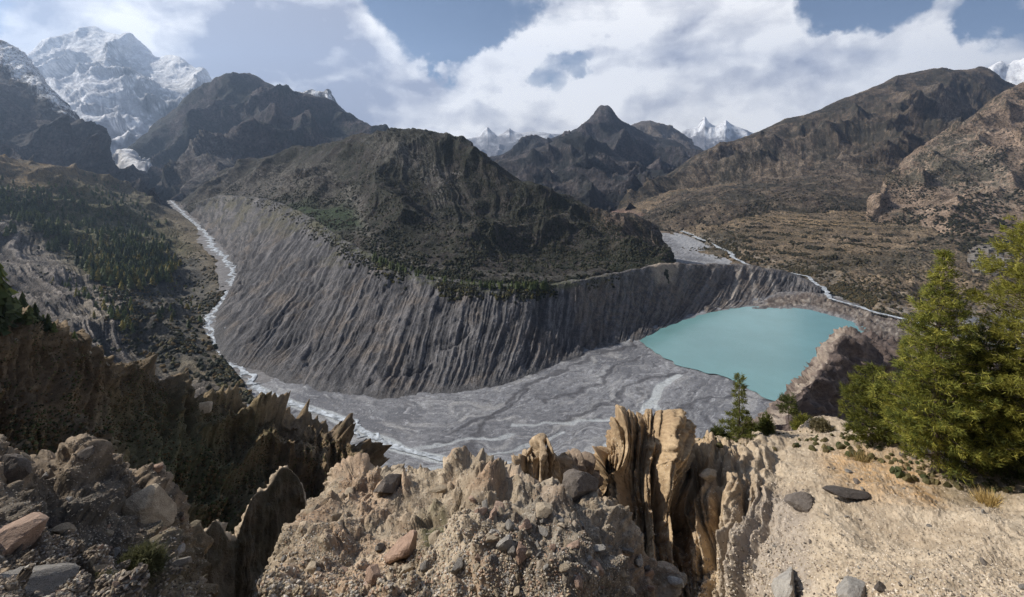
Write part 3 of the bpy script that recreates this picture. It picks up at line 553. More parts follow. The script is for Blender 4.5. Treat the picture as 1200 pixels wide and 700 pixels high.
p_mo = patch('moraine_slope', mo_rows, 1150, 330, m_mo, mo_disp, mo_col, mode='idx')

h_cr = [(205, 240, 2350), (230, 220, 2300), (260, 202, 2200), (320, 180, 2000), (380, 169, 1750), (430, 160, 1550), (455, 157, 1500), (480, 154, 1450), (505, 158, 1420), (530, 161, 1400), (548, 165, 1380), (575, 184, 1330), (600, 204, 1310), (640, 225, 1300), (680, 242, 1290), (720, 256, 1280), (750, 260, 1270), (772, 268, 1240), (784, 286, 1150), (790, 306, 1010)]
h_mid = [(208, 244, 2200), (235, 228, 2100), (265, 214, 1950), (320, 203, 1700), (375, 205, 1450), (420, 212, 1280), (448, 215, 1220), (475, 215, 1190), (505, 218, 1170), (530, 224, 1160), (552, 232, 1150), (585, 248, 1130), (612, 258, 1120), (650, 268, 1110), (690, 278, 1100), (725, 285, 1090), (748, 288, 1080), (768, 294, 1060), (780, 301, 1020), (785, 312, 970)]
h_b = [(210, 247, 2080), (240, 236, 1850), (268, 231, 1640), (305, 236, 1410), (345, 250, 1205), (375, 268, 1040), (400, 285, 925), (430, 298, 850), (470, 310, 815), (510, 318, 795), (545, 324, 785), (590, 329, 780), (630, 330, 790), (665, 326, 815), (700, 320, 850), (730, 315, 885), (750, 312, 900), (765, 311, 910), (775, 311, 915), (782, 316, 905)]
def hill_disp(p):
    mk = sm(p.V, 3.0, 2.3)
    return ((ridg(p.W0 * np.array([1, 1, .6]), 1 / 300., 6, .46) - .35) * 62 * (.3 + .7 * sm(p.V, 1, 1.5)) + (aniso(p, 20, .4, 4.0, 200., 4, .5, -.02, 3) - .5) * 10) * mk + fbm(p.W0, 1 / 45., 6, .6) * 8 * sm(p.V, 3.6, 2.9)
def hill_col(p):
    n = fbm(p.W, 1 / 60., 5, .6); n2 = fbm(p.W, 1 / 9., 4, .7); rid = ridg(p.W, 1 / 90., 5, .6)
    cc = mixc((.045, .04, .036), (.095, .084, .074), sm(n2 + n * .5, -.3, .35)); cc = mixc(cc, (.16, .148, .132), sm(rid + n2 * .3, .5, .85) * .55)  # dark scrub tones; cloud shadow on the hill is put into them too
    cc = mixc(cc, (.022, .025, .016), sm(n + n2 * .9, -.18, .08) * .8)
    pale = poly_mask(p.px0 + n * 18, p.py0 + n * 12, [(430, 165), (500, 172), (535, 200), (520, 235), (500, 200), (440, 190)], 12) + poly_mask(p.px0 + n2 * 12, p.py0 + n * 12, [(400, 215), (425, 225), (432, 265), (455, 290), (500, 308), (620, 322), (720, 316), (620, 332), (500, 320), (440, 300), (415, 270)], 5)
    cc = mixc(cc, (.19, .175, .16), np.clip(pale, 0, 1) * .65 * sm(n2, -.3, .25))
    lf = poly_mask(p.px0 + n * 18, p.py0 + n * 10, [(215, 240), (250, 200), (330, 190), (395, 190), (400, 235), (330, 232), (265, 235)], 10); cc = mixc(cc, (.16, .145, .13), lf * .7 * sm(n2 + n * .5, -.2, .2))
    rb = poly_mask(p.px0 + n * 14, p.py0 + n * 8, [(690, 250), (775, 262), (780, 300), (720, 295)], 8); cc = mixc(cc, (.19, .135, .105), rb * .6 * sm(n2, -.3, .3))
    gg = poly_mask(p.px0 + n * 12, p.py0 + n * 8, [(335, 240), (410, 236), (425, 262), (385, 270)], 6); cc = mixc(cc, (.04, .06, .03), gg * .8)
    return cc
p_hill = patch('forested_hill', [row_off(h_cr, 260, -200), h_cr, h_mid, h_b, row_off(h_b, -30, -25)], 900, 430, m_hill, hill_disp, hill_col, mode='idx')

# ------------------------------------------------------------------ foreground slope
def fg_mat(name, scale, bump, var=.35, peb=6.0, spec=.2):
    """earth full of small stones: voronoi pebbles over noise"""
    m = bpy.data.materials.new(name); m.use_nodes = True; n = NT(m.node_tree); b = m.node_tree.nodes['Principled BSDF']
    at = n.new('ShaderNodeAttribute', attribute_name='Col'); tc = n.new('ShaderNodeTexCoord'); v = tc.outputs['Object']
    n1 = n.noise(v, scale, 9, .65); n2 = n.noise(v, scale * 9, 5, .65)
    wv = n.vmath('ADD', v, n.vmath('SCALE', n.vmath('SUBTRACT', v, v)))
    def vor(s):
        x = n.new('ShaderNodeTexVoronoi', feature='F1'); n.link(v, x.inputs['Vector']); x.inputs['Scale'].default_value = s; return x
    v1 = vor(peb); v2 = vor(peb * 3.1)
    hs = n.math('ADD', n.math('MULTIPLY', n.mapr(v1.outputs['Distance'], .08, .42, 1, 0), n.mapr(n.vmath('DOT_PRODUCT', v1.outputs['Color'], (1, 0, 0)), .45, .75)), n.math('MULTIPLY', n.mapr(v2.outputs['Distance'], .1, .45, 1, 0), .35))
    h = n.math('ADD', n.math('MULTIPLY', n1, 1.6), n.math('ADD', n.math('MULTIPLY', hs, .45), n.math('MULTIPLY', n2, .5)))
    st = n.vmath('DOT_PRODUCT', v1.outputs['Color'], (0, .5, .5)); f = n.math('ADD', n.math('MULTIPLY', n1, .5), n.math('ADD', n.math('MULTIPLY', n2, .3), n.math('MULTIPLY', st, .2)))
    mul = n.mapr(f, .33, .67, 1 - var, 1 + var, smooth=False); cc = n.vmath('SCALE', at.outputs['Color']); n.link(mul, cc.node.inputs['Scale'])
    n.link(cc, b.inputs['Base Color']); b.inputs['Roughness'].default_value = .9; b.inputs['Specular IOR Level'].default_value = spec
    bp = n.new('ShaderNodeBump'); bp.inputs['Strength'].default_value = bump; bp.inputs['Distance'].default_value = .35 / peb
    n.link(h, bp.inputs['Height']); n.link(bp.outputs[0], b.inputs['Normal'])
    return m
m_fg = fg_mat('stony_earth', 1.2, .9, peb=5.0)
m_sand = fg_mat('sandy_earth', .9, .7, var=.22, peb=7.0)
m_gul = fg_mat('gully_earth', .35, .9, peb=1.2)
m_dark = fg_mat('dark_rock', .25, 1.0, peb=.8)

# hidden slope that carries everything down to the plain
bsr = []
for (Y, zz) in ((-40, 14), (-8, 2.5), (2.5, -4.5), (9, -11), (20, -19.5), (60, -52), (200, -158), (300, -226), (392, -262)):
    bsr.append([(x, Y, zz) for x in (np.linspace(-1, 1, 60) * (60 + 1.1 * max(Y, 0)))])
B = np.array(bsr, float); B = crom(B, np.linspace(0, len(B) - 1, 200)); B[..., 2] += (ridg(B, 1 / 30., 4) - 1.0) * np.clip(B[..., 1] * .05, .0, 7)
idx = np.arange(200 * 60).reshape(200, 60); Fc = np.stack([idx[:-1, :-1], idx[:-1, 1:], idx[1:, 1:], idx[1:, :-1]], -1).reshape(-1, 4)
tag(mesh_np('ground', B.reshape(-1, 3), Fc, m_gul, mixc((.13, .11, .08), (.24, .19, .14), sm(fbm(B, .1, 4), -.3, .3)).reshape(-1, 3)), kind='structure')

# dark gully slope on the left
g0 = [(-330, 250, 85), (-150, 320, 85), (-60, 350, 88), (0, 372, 92), (40, 376, 98), (75, 388, 103), (130, 412, 110), (200, 441, 120), (240, 462, 124), (300, 474, 128), (350, 488, 130), (395, 494, 130), (432, 520, 130), (446, 560, 130), (470, 640, 132)]
g1 = [(-330, 350, 70), (-150, 400, 74), (-60, 425, 80), (0, 440, 84), (40, 446, 88), (85, 456, 94), (140, 475, 100), (205, 500, 108), (250, 515, 112), (305, 525, 116), (350, 535, 118), (392, 545, 119), (428, 565, 120), (450, 600, 122), (480, 680, 126)]
g2 = [(-330, 480, 56), (-150, 510, 62), (-60, 525, 68), (0, 535, 72), (50, 545, 76), (95, 555, 81), (150, 575, 87), (212, 595, 94), (258, 610, 98), (310, 625, 102), (355, 635, 105), (395, 648, 107), (430, 665, 110), (460, 700, 113), (490, 760, 120)]
g3 = [(-330, 640, 44), (-150, 650, 50), (-60, 655, 56), (0, 660, 60), (50, 670, 65), (100, 690, 70), (155, 710, 75), (215, 735, 81), (262, 750, 85), (312, 765, 89), (358, 780, 92), (398, 790, 95), (435, 800, 98), (470, 830, 102), (500, 880, 110)]
g4 = row_off(g3, -15, -6)
def gul_disp(p):
    pin = ridg(np.stack([p.W0[..., 0], p.W0[..., 1] * .6, p.W0[..., 2] * .12], -1), 1 / 9., 4, .55, off=2.)
    rgt = sm(p.px0, 180, 330)
    d = (pin - .45) * (3.0 + 6.5 * rgt) + (aniso(p, 22, .5, 5.0, 30., 4) - .5) * 7 + fbm(p.W0, 1 / 9., 6, .6) * 2.6 + fbm(p.W0, 1.0, 3, .6) * .35
    cr = np.exp(-((p.V - 1.0) / .22) ** 2) * rgt
    spk = np.clip(ridg(p.W0 * np.array([1, 1, .05]), 1 / 7., 3, .6, off=8.) - .35, 0, 1) * 2.8 * cr
    return p.N0 * d[..., None] * sm(p.V, 0, 1)[..., None] + np.array([0, 0, 1.]) * spk[..., None]
def gul_col(p):
    n = fbm(p.W, 1 / 14., 5, .6); n2 = fbm(p.W, 1 / 1.8, 4, .65)
    cc = mixc((.11, .085, .055), (.23, .17, .105), sm(n + n2 * .6, -.3, .35))
    cc = mixc(cc, (.11, .12, .055), poly_mask(p.px0 + n * 40, p.py0 + n * 30, [(150, 470), (300, 500), (300, 600), (250, 640), (150, 560)], 40) * .6)
    cc = mixc(cc, (.14, .085, .045), poly_mask(p.px0 + n * 40, p.py0 + n * 30, [(-200, 380), (120, 410), (150, 470), (60, 500), (-200, 520)], 30) * .35)
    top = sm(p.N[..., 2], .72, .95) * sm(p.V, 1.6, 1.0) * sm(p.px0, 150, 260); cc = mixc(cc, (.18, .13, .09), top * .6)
    return cc
p_gul = patch('gully_slope', [row_off(g0, 40, -45), g0, g1, g2, g3, g4], 620, 560, m_gul, gul_disp, gul_col, mode='idx')

# rubble outcrop, lower left
f0 = [(-260, 470, 10.5), (-80, 500, 11.5), (0, 522, 12), (26, 546, 12.6), (60, 536, 13), (96, 519, 13.4), (122, 538, 13.8), (145, 556, 14), (180, 566, 14.4), (205, 584, 14.8), (215, 606, 15), (222, 660, 15.6)]
f1 = [(-260, 570, 8.2), (-80, 580, 9.0), (0, 590, 9.4), (30, 598, 9.8), (62, 598, 10.2), (98, 600, 10.5), (128, 608, 10.9), (150, 618, 11.2), (178, 630, 11.8), (200, 645, 12.6), (212, 680, 13.4), (225, 740, 14.2)]
f2 = [(-260, 680, 6.4), (-80, 680, 7.0), (0, 682, 7.4), (34, 682, 7.8), (65, 684, 8.2), (98, 688, 8.6), (130, 694, 9.0), (155, 704, 9.4), (180, 720, 10.2), (202, 750, 11.0), (220, 800, 12), (240, 880, 13)]
f3 = [(-260, 820, 4.8), (-80, 820, 5.2), (0, 820, 5.6), (34, 820, 5.9), (65, 822, 6.2), (98, 826, 6.6), (130, 830, 7.0), (155, 836, 7.6), (180, 850, 8.4), (205, 890, 9.4), (225, 960, 10.6), (250, 1060, 12)]
def rub_disp(p):
    r = ridg(p.W0, 1 / 2.4, 6, .55); b = fbm(p.W0, 1 / 1.1, 6, .6)
    return ((ridg(p.W0, 1 / 3.2, 4, .42) - .4) * .75 + fbm(p.W0, 1 / 1.4, 5, .5) * .5 + stones(p.W0, 1.0, .45) * .75 + stones(p.W0, 2.4, .5, 3.) * .8 + stones(p.W0, 5.5, .6, 7.) * .8)
def rub_col(p):
    n = fbm(p.W, .6, 5, .6); n2 = fbm(p.W, 4.0, 4, .65)
    cc = mixc((.10, .08, .06), (.27, .21, .15), sm(n + n2 * .6, -.3, .35)); cc = mixc(cc, (.10, .095, .085), sm(fbm(p.W, .35, 3, off=3), .0, .25) * .5)
    gg = poly_mask(p.px0 + n * 20, p.py0 + n * 20, [(140, 640), (215, 600), (240, 720), (130, 720)], 10); return mixc(cc, (.13, .115, .075), gg * .5)
p_rub = patch('rubble_outcrop', [row_off(f0, 5, -7), row_off(f0, 1.2, -.9), f0, f1, f2, f3], 420, 420, m_fg, rub_disp, rub_col, mode='idx')

# central mound
c0 = [(404, 640, 22.5), (396, 572, 20.5), (404, 552, 20), (425, 546, 19.8), (448, 553, 19.5), (472, 571, 19.4), (505, 563, 19), (535, 551, 18.8), (560, 555, 18.4), (592, 570, 17.8), (640, 574, 17.2), (675, 586, 16.8), (700, 606, 16.4), (735, 640, 16.2), (772, 682, 16.4), (805, 740, 17.5)]
c1 = [(362, 735, 19), (350, 640, 17.2), (358, 612, 16.6), (388, 604, 16), (420, 610, 15.6), (450, 618, 15.2), (490, 614, 14.9), (525, 608, 14.7), (560, 608, 14.4), (595, 618, 14), (638, 632, 13.6), (672, 646, 13.4), (700, 664, 13.4), (735, 692, 13.8), (770, 735, 14.5), (805, 810, 16)]
c2 = [(312, 880, 15.5), (312, 725, 14.2), (322, 696, 13.6), (360, 690, 13), (400, 692, 12.5), (436, 696, 12.2), (475, 694, 12), (515, 692, 11.8), (555, 692, 11.6), (592, 698, 11.3), (632, 706, 11.1), (666, 716, 11.1), (696, 732, 11.4), (730, 760, 12), (768, 810, 13), (808, 900, 15)]
c3 = [(250, 1080, 12), (270, 880, 10.6), (285, 840, 10), (330, 835, 9.4), (380, 836, 9.0), (420, 838, 8.8), (465, 838, 8.6), (505, 838, 8.5), (550, 838, 8.4), (590, 842, 8.3), (628, 848, 8.3), (662, 858, 8.5), (692, 876, 9), (728, 910, 10), (768, 970, 11.2), (812, 1080, 13.5)]
def mnd_disp(p):
    r = ridg(p.W0, 1 / 3.2, 6, .55, off=7); b = fbm(p.W0, 1 / 1.3, 6, .6, off=2)
    stp = sm(p.px0, 560, 700)
    return ((ridg(p.W0, 1 / 4.0, 4, .42, off=7) - .4) * 1.5 + fbm(p.W0, 1 / 1.6, 5, .5, off=2) * .5) * (1 - .35 * sm(p.px0, 420, 360)) + stones(p.W0, .8, .3) * .6 + stones(p.W0, 2.0, .45, 3.) * .75 + stones(p.W0, 4.6, .6, 7.) * .8
def mnd_col(p):
    n = fbm(p.W, .5, 5, .6, off=6); n2 = fbm(p.W, 4.0, 4, .65)
    cc = mixc((.24, .19, .135), (.40, .33, .245), sm(n + n2 * .6, -.35, .35)); cc = mixc(cc, (.33, .215, .14), sm(fbm(p.W, .4, 3, off=3), .05, .3) * .55)
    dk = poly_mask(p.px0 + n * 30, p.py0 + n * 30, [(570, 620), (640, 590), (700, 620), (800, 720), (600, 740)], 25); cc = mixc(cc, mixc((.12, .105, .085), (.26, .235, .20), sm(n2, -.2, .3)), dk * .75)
    gr = poly_mask(p.px0 + n * 14, p.py0 + n * 14, [(488, 595), (515, 580), (525, 610), (505, 640), (488, 640)], 6); return mixc(cc, (.07, .075, .035), gr * .8)
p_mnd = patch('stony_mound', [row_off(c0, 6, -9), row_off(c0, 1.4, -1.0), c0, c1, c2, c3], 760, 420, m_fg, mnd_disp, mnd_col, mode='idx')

# pinnacle cluster behind the mound
q0 = [(560, 600, 24), (580, 574, 24), (596, 548, 24), (606, 540, 24), (616, 528, 24), (625, 533, 24), (632, 519, 24), (640, 531, 24), (649, 530, 24), (660, 538, 24.5), (672, 541, 25), (684, 545, 25.5), (693, 562, 25.5), (700, 600, 25)]
q1 = [(560, 625, 22), (582, 608, 21.6), (597, 595, 21.4), (607, 590, 21.2), (617, 586, 21.2), (626, 588, 21.2), (634, 584, 21.2), (642, 590, 21.4), (652, 590, 21.6), (664, 592, 22), (676, 592, 22.6), (688, 594, 23), (698, 604, 23.4), (710, 630, 23.6)]
q2 = [(560, 700, 19)] + [(582 + i * 10.6, 690, 18.5 + .12 * i) for i in range(12)] + [(716, 720, 20)]
def pin_disp(p):
    a = billow(p, 14, .5, 3.3, 2, .4, 0, .6, 4.); return (a - .4) * .9 + (ridg(p.W0 * np.array([1, 1, .4]), 1 / 2.2, 4, .5) - .4) * .9 + fbm(p.W0, 1 / 1.2, 5, .55) * .5 + stones(p.W0, 2.4, .4, 3.) * .7 + stones(p.W0, 5, .5, 3.) * .6
def pin_col(p):
    n = fbm(p.W, .5, 5, .6, off=6); n2 = fbm(p.W, 4.0, 4, .65)
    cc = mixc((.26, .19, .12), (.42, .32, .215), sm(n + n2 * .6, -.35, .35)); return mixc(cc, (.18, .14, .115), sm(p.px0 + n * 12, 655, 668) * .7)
q1 = [(a, b_, Y + 1.8) for (a, b_, Y) in q1]; q2 = [(a, b_, Y + 3.2) for (a, b_, Y) in q2]
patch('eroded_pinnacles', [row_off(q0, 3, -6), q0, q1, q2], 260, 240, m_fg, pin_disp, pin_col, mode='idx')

# right hand slope: fluted earth pillars running into the sandy slope
s0 = [(672, 640, 25), (690, 604, 26), (700, 560, 27), (708, 528, 28), (718, 508, 28.5), (732, 494, 29), (746, 491, 29), (760, 488, 29), (774, 494, 29), (786, 506, 29.5), (797, 522, 30), (812, 518, 31), (835, 517, 32.5), (870, 513, 34.5), (915, 507, 36), (960, 499, 36), (1000, 503, 34), (1050, 520, 30), (1100, 535, 28), (1150, 546, 26.5), (1210, 556, 25.5), (1400, 575, 23)]
s1 = [(672, 690, 22), (692, 650, 22.5), (706, 606, 23), (718, 578, 23.6), (730, 566, 24), (744, 558, 24.2), (757, 555, 24.4), (770, 555, 24.5), (783, 560, 24.6), (794, 568, 24.8), (808, 572, 25.2), (824, 568, 25.8), (850, 564, 26.5), (885, 560, 27.5), (925, 555, 28), (970, 550, 27.5), (1010, 555, 26), (1055, 568, 24), (1100, 578, 22.8), (1150, 588, 21.8), (1210, 597, 21), (1400, 615, 18.5)]
s2 = [(680, 760, 19), (698, 720, 19.2), (715, 680, 19.4), (729, 660, 19.8), (742, 650, 20), (756, 644, 20.1), (768, 642, 20.2), (780, 643, 20.2), (792, 645, 20.3), (804, 646, 20.4), (820, 646, 20.6), (838, 642, 20.9), (862, 636, 21.2), (895, 630, 21.5), (932, 624, 21.5), (975, 622, 20.8), (1018, 625, 19.8), (1062, 633, 18.7), (1108, 640, 17.9), (1160, 646, 17.2), (1215, 652, 16.7), (1400, 668, 15)]
s3 = [(690, 860, 16), (708, 820, 16), (728, 785, 16), (744, 765, 16.2), (758, 752, 16.4), (772, 745, 16.5), (784, 742, 16.5), (796, 742, 16.4), (808, 742, 16.4), (820, 742, 16.4), (835, 740, 16.4), (852, 738, 16.4), (874, 735, 16.4), (905, 732, 16.4), (942, 728, 16.2), (985, 726, 15.7), (1028, 728, 15), (1070, 732, 14.3), (1115, 736, 13.8), (1165, 740, 13.3), (1220, 745, 12.9), (1400, 758, 11.5)]
def steepen(row, Yn):
    return [(a, b_, Yn * (1 - k) + Y * k) for (a, b_, Y) in row for k in (float(np.clip((a - 800) / 170., 0, 1) ** 1.3),)]
s1 = steepen(s1, 26.3); s2 = steepen(s2, 23.8); s3 = steepen(s3, 21.6)
s4 = [(a, b + 140, Y * .74) for (a, b, Y) in s3]
def rs_disp(p):
    fl = sm(p.px0 + fbm(p.W0, 1 / 5., 2) * 60, 945, 815); fl = fl * sm(p.V, 1.0, 1.5) + fl * .35 * sm(p.px0, 800, 780)
    fl = np.clip(fl, 0, 1)
    a = billow(p, 19, .30, 7.4, 3, .42, .03, .9, 5.)
    ch = sum(np.exp(-((p.px0 + (p.py0 - 600) * k + fbm(p.W0, 1 / 3., 2) * 14 - c) / w_) ** 2) * sm(p.py0, t0, t0 + 40) * dd for (c, w_, k, t0, dd) in ((798, 10, -.10, 560, 3.2), (868, 5, .12, 555, 1.6), (752, 5, -.02, 500, .9), (716, 6, .0, 600, 1.8), (835, 6, .18, 545, 1.3)))
    sand = (1 - fl)
    return (a - .4) * (2.6 - .4 * sm(p.px0, 790, 830)) * fl - ch * .5 + fbm(p.W0, 1 / 2.0, 5, .5) * (1.0 * fl + .30 * sand) + fbm(p.W0, 1 / 7., 4, .5) * 1.6 * sand + stones(p.W0, 1.6, .3, 5.) * (.7 * fl + .10) + stones(p.W0, 3.2, .5, 3.) * (.65 * fl + .35) + stones(p.W0, 7.5, .5, 9.) * .6 + (aniso(p, 24, .3, 2.2, 4., 4, .6, -.03, 4) - .5) * .08 * sand
def rs_col(p):
    n = fbm(p.W, .3, 5, .6, off=6); n2 = fbm(p.W, 3.0, 4, .65)
    cc = mixc((.31, .245, .175), (.45, .37, .275), sm(n + n2 * .8, -.35, .35))
    fl = sm(p.px0 + n * 50, 900, 790); cc = mixc(cc, mixc((.27, .185, .105), (.46, .335, .20), sm(n + n2, -.3, .3)), fl * .85)
    og = poly_mask(p.px0 + n * 30, p.py0 + n * 15, [(990, 525), (1060, 530), (1100, 555), (1095, 590), (1030, 585), (975, 570), (960, 545)], 14); cc = mixc(cc, (.46, .27, .11), og * .75 * sm(n2, -.4, .3))
    gy = poly_mask(p.px0 + n * 25, p.py0 + n * 25, [(870, 600), (905, 580), (950, 600), (960, 700), (860, 720), (855, 650)], 14); cc = mixc(cc, (.30, .26, .225), gy * .7)
    gr = poly_mask(p.px0 + n * 20, p.py0 + n * 12, [(1080, 548), (1250, 550), (1250, 575), (1180, 585), (1100, 575)], 6); return mixc(cc, (.17, .13, .075), gr * .7 * sm(n2, -.4, .2))
p_rs = patch('sandy_slope', [row_off(s0, 6, -12), s0, s1, s2, s3, s4], 1050, 560, m_sand, rs_disp, rs_col, mode='idx')

# rock block in front of the pillars
b0 = [(640, 640, 19.5), (652, 598, 19.4), (668, 580, 19.3), (690, 572, 19.2), (710, 574, 19.2), (722, 590, 19.4), (732, 640, 19.8)]
b1 = [(640, 660, 17.8), (650, 622, 17.6), (668, 610, 17.4), (688, 606, 17.3), (706, 612, 17.3), (720, 640, 17.8), (736, 690, 18.6)]
b2 = [(640, 760, 16)] + [(655 + 17 * i, 735, 15.8) for i in range(5)] + [(745, 790, 17)]
patch('earth_buttress', [row_off(b0, 2.0, -6), b0, b1, b2], 150, 160, m_fg, lambda p: fbm(p.W0, 1 / 1.3, 6, .6) * .6 + (aniso(p, 5, .3, 1.2, 6., 3) - .5) * .5, lambda p: mixc((.24, .18, .12), (.36, .28, .2), sm(fbm(p.W, 2, 4), -.3, .3)), mode='idx')

# dark rocky ridge over the lake
k0 = [(860, 520, 90), (893, 497, 110), (912, 480, 128), (930, 462, 145), (948, 436, 158), (965, 412, 168), (985, 396, 172), (1020, 402, 176), (1090, 418, 182), (1330, 450, 190)]
k1 = [(900, 520, 76), (925, 497, 84), (932, 476, 98), (944, 455, 110), (958, 437, 120), (973, 415, 130), (989, 396, 138), (1020, 400, 142), (1090, 416, 146), (1330, 445, 150)]
k2 = [(905, 530, 78), (934, 508, 86), (945, 500, 98), (960, 497, 108), (975, 490, 115), (992, 485, 122), (1008, 478, 128), (1030, 475, 131), (1095, 484, 134), (1340, 505, 140)]
k3 = [(905, 600, 76), (938, 570, 84), (950, 565, 92), (970, 565, 100), (985, 560, 108), (1002, 560, 114), (1018, 560, 119), (1040, 560, 123), (1100, 565, 126), (1350, 585, 132)]
def kd(p): return ((ridg(p.W0, 1 / 9., 5, .55) - .4) * 3.6 + fbm(p.W0, 1 / 4., 5, .5) * 2.2) * (.5 + .5 * sm(np.abs(p.V - 2), 0, .4))
def kc(p):
    n = fbm(p.W, 1 / 6., 5, .6); n2 = fbm(p.W, 1 / 1.2, 4, .65); cc = mixc((.085, .065, .058), (.15, .115, .10), sm(n + n2, -.3, .3))
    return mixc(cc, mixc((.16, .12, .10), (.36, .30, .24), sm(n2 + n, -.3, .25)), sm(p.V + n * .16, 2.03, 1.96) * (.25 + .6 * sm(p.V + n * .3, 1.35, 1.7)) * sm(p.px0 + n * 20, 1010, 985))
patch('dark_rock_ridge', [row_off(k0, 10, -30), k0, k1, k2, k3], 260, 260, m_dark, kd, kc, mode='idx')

# fins standing in the gully; the sunlit rim is painted pale into their colour
def fin(name, top, dY, drop, seed):
    a = [(x, y, Y) for (x, y, Y) in top]
    return patch(name, [row_off(a, dY * .8, -drop), row_off(a, dY * .12, -.25), a, row_off(a, -dY * .15, -drop * .25), row_off(a, -dY * .7, -drop)], 200, 120, m_gul,
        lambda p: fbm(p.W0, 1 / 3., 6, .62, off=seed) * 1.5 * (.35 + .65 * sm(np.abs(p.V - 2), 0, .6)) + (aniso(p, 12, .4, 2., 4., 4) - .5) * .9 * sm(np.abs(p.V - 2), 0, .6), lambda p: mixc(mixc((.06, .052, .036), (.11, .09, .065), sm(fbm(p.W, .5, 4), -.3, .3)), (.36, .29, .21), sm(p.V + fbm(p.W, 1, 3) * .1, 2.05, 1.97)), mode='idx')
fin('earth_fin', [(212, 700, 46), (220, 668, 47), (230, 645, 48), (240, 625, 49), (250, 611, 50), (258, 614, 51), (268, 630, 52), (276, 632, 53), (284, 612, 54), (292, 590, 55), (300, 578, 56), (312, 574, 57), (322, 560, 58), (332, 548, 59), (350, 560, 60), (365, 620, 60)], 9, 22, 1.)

# ------------------------------------------------------------------ haze
hz = bpy.data.meshes.new('haze'); x0, x1, y0, y1, z0, z1 = -13500, 16500, -400, 15500, -1800, 3300
hv = [(x, y, z_) for x in (x0, x1) for y in (y0, y1) for z_ in (z0, z1)]
hz.from_pydata(hv, [], [(0, 1, 3, 2), (4, 6, 7, 5), (0, 4, 5, 1), (2, 3, 7, 6), (0, 2, 6, 4), (1, 5, 7, 3)])
hm = bpy.data.materials.new('haze'); hm.use_nodes = True; n = NT(hm.node_tree); n.n.clear(); o_ = n.new('ShaderNodeOutputMaterial'); pv = n.new('ShaderNodeVolumePrincipled')
pv.inputs['Color'].default_value = (.50, .68, 1.0, 1); pv.inputs['Density'].default_value = 5.2e-5; pv.inputs['Density Attribute'].default_value = ''; pv.inputs['Anisotropy'].default_value = .6
n.link(pv.outputs[0], o_.inputs['Volume']); hz.materials.append(hm); ho = bpy.data.objects.new('haze', hz); C.objects.link(ho); tag(ho, kind='stuff')

# ================================================================== objects
def at(p, px, py, near=True):
    """the point of a patch that the photo shows at px, py"""
    d = (p.px - px) ** 2 + (p.py - py) ** 2 + np.where(p.W[..., 1] > 0, p.W[..., 1] * .02, 1e9); i = np.unravel_index(np.argmin(d), d.shape); return p.W[i].copy(), p.N[i].copy()
def scatter(p, n, mask=None, vmin=1.0, frame=(-10, 1210, -10, 715), seed=0):
    r = np.random.RandomState(seed); ok = (p.px > frame[0]) & (p.px < frame[1]) & (p.py > frame[2]) & (p.py < frame[3]) & (p.V >= vmin)
    wgt = ok.astype(float)
    if mask is not None: wgt = wgt * (mask(p) if callable(mask) else mask)
    # weight by on-screen facing so that hidden folds get few
    wgt = (wgt * np.clip(-(p.W * p.N).sum(-1) / np.linalg.norm(p.W, axis=-1), .02, 1)).ravel(); k = r.choice(len(wgt), n, p=wgt / wgt.sum())
    P = p.W.reshape(-1, 3)[k].copy(); N = p.N.reshape(-1, 3)[k]
    cell = p.W.reshape(-1, 3)[np.minimum(k + 1, len(wgt) - 1)] - P; m = np.linalg.norm(cell, axis=1) < 50; P[m] += cell[m] * r.uniform(0, 1, (m.sum(), 1))
    return P, N
def ico(sub):
    import bmesh
    bm = bmesh.new(); bmesh.ops.create_icosphere(bm, subdivisions=sub, radius=1.0); V = np.array([v.co[:] for v in bm.verts]); Fa = np.array([[v.index for v in f.verts] for f in bm.faces]); bm.free(); return V, Fa
ICO = {k: ico(k) for k in (1, 2, 3, 4)}
def rock_shape(seed, sub=3, planes=11, sq=(1, .8, .6), rough=.05):
    r = np.random.RandomState(seed); V, Fa = ICO[sub]; N = r.normal(size=(planes, 3)); N /= np.linalg.norm(N, axis=1)[:, None]; d = r.uniform(.55, .95, planes)
    dn = V @ N.T; rr = np.where(dn > .05, d[None] / np.maximum(dn, .05), 9).min(axis=1); rr = np.minimum(rr, 1.5)
    P = V * rr[:, None] * np.array(sq); P *= (1 + rough * fbm(P + seed, 2.2, 4, .6) * 1.6)[:, None] if sub > 1 else 1; return P, Fa
def stone_mat(name, cols, scale=3.0):
    m = bpy.data.materials.new(name); m.use_nodes = True; n = NT(m.node_tree); b = m.node_tree.nodes['Principled BSDF']
    oi = n.new('ShaderNodeObjectInfo'); tc = n.new('ShaderNodeTexCoord'); geo = n.new('ShaderNodeNewGeometry')
    nz = n.noise(tc.outputs['Object'], scale, 8, .65); nz2 = n.noise(tc.outputs['Object'], scale * 6, 4, .7)
    c = n.mix(oi.outputs['Random'], cols[0] + (1,), cols[1] + (1,)); f = n.math('ADD', n.math('MULTIPLY', nz, .6), n.math('MULTIPLY', nz2, .4))
    sc = n.vmath('SCALE', c); n.link(n.mapr(f, .35, .65, .62, 1.35, smooth=False), sc.node.inputs['Scale']); n.link(sc, b.inputs['Base Color'])
    b.inputs['Roughness'].default_value = .85; b.inputs['Specular IOR Level'].default_value = .25
    bp = n.new('ShaderNodeBump'); bp.inputs['Strength'].default_value = .8; bp.inputs['Distance'].default_value = .12; n.link(f, bp.inputs['Height']); n.link(bp.outputs[0], b.inputs['Normal'])
    return m
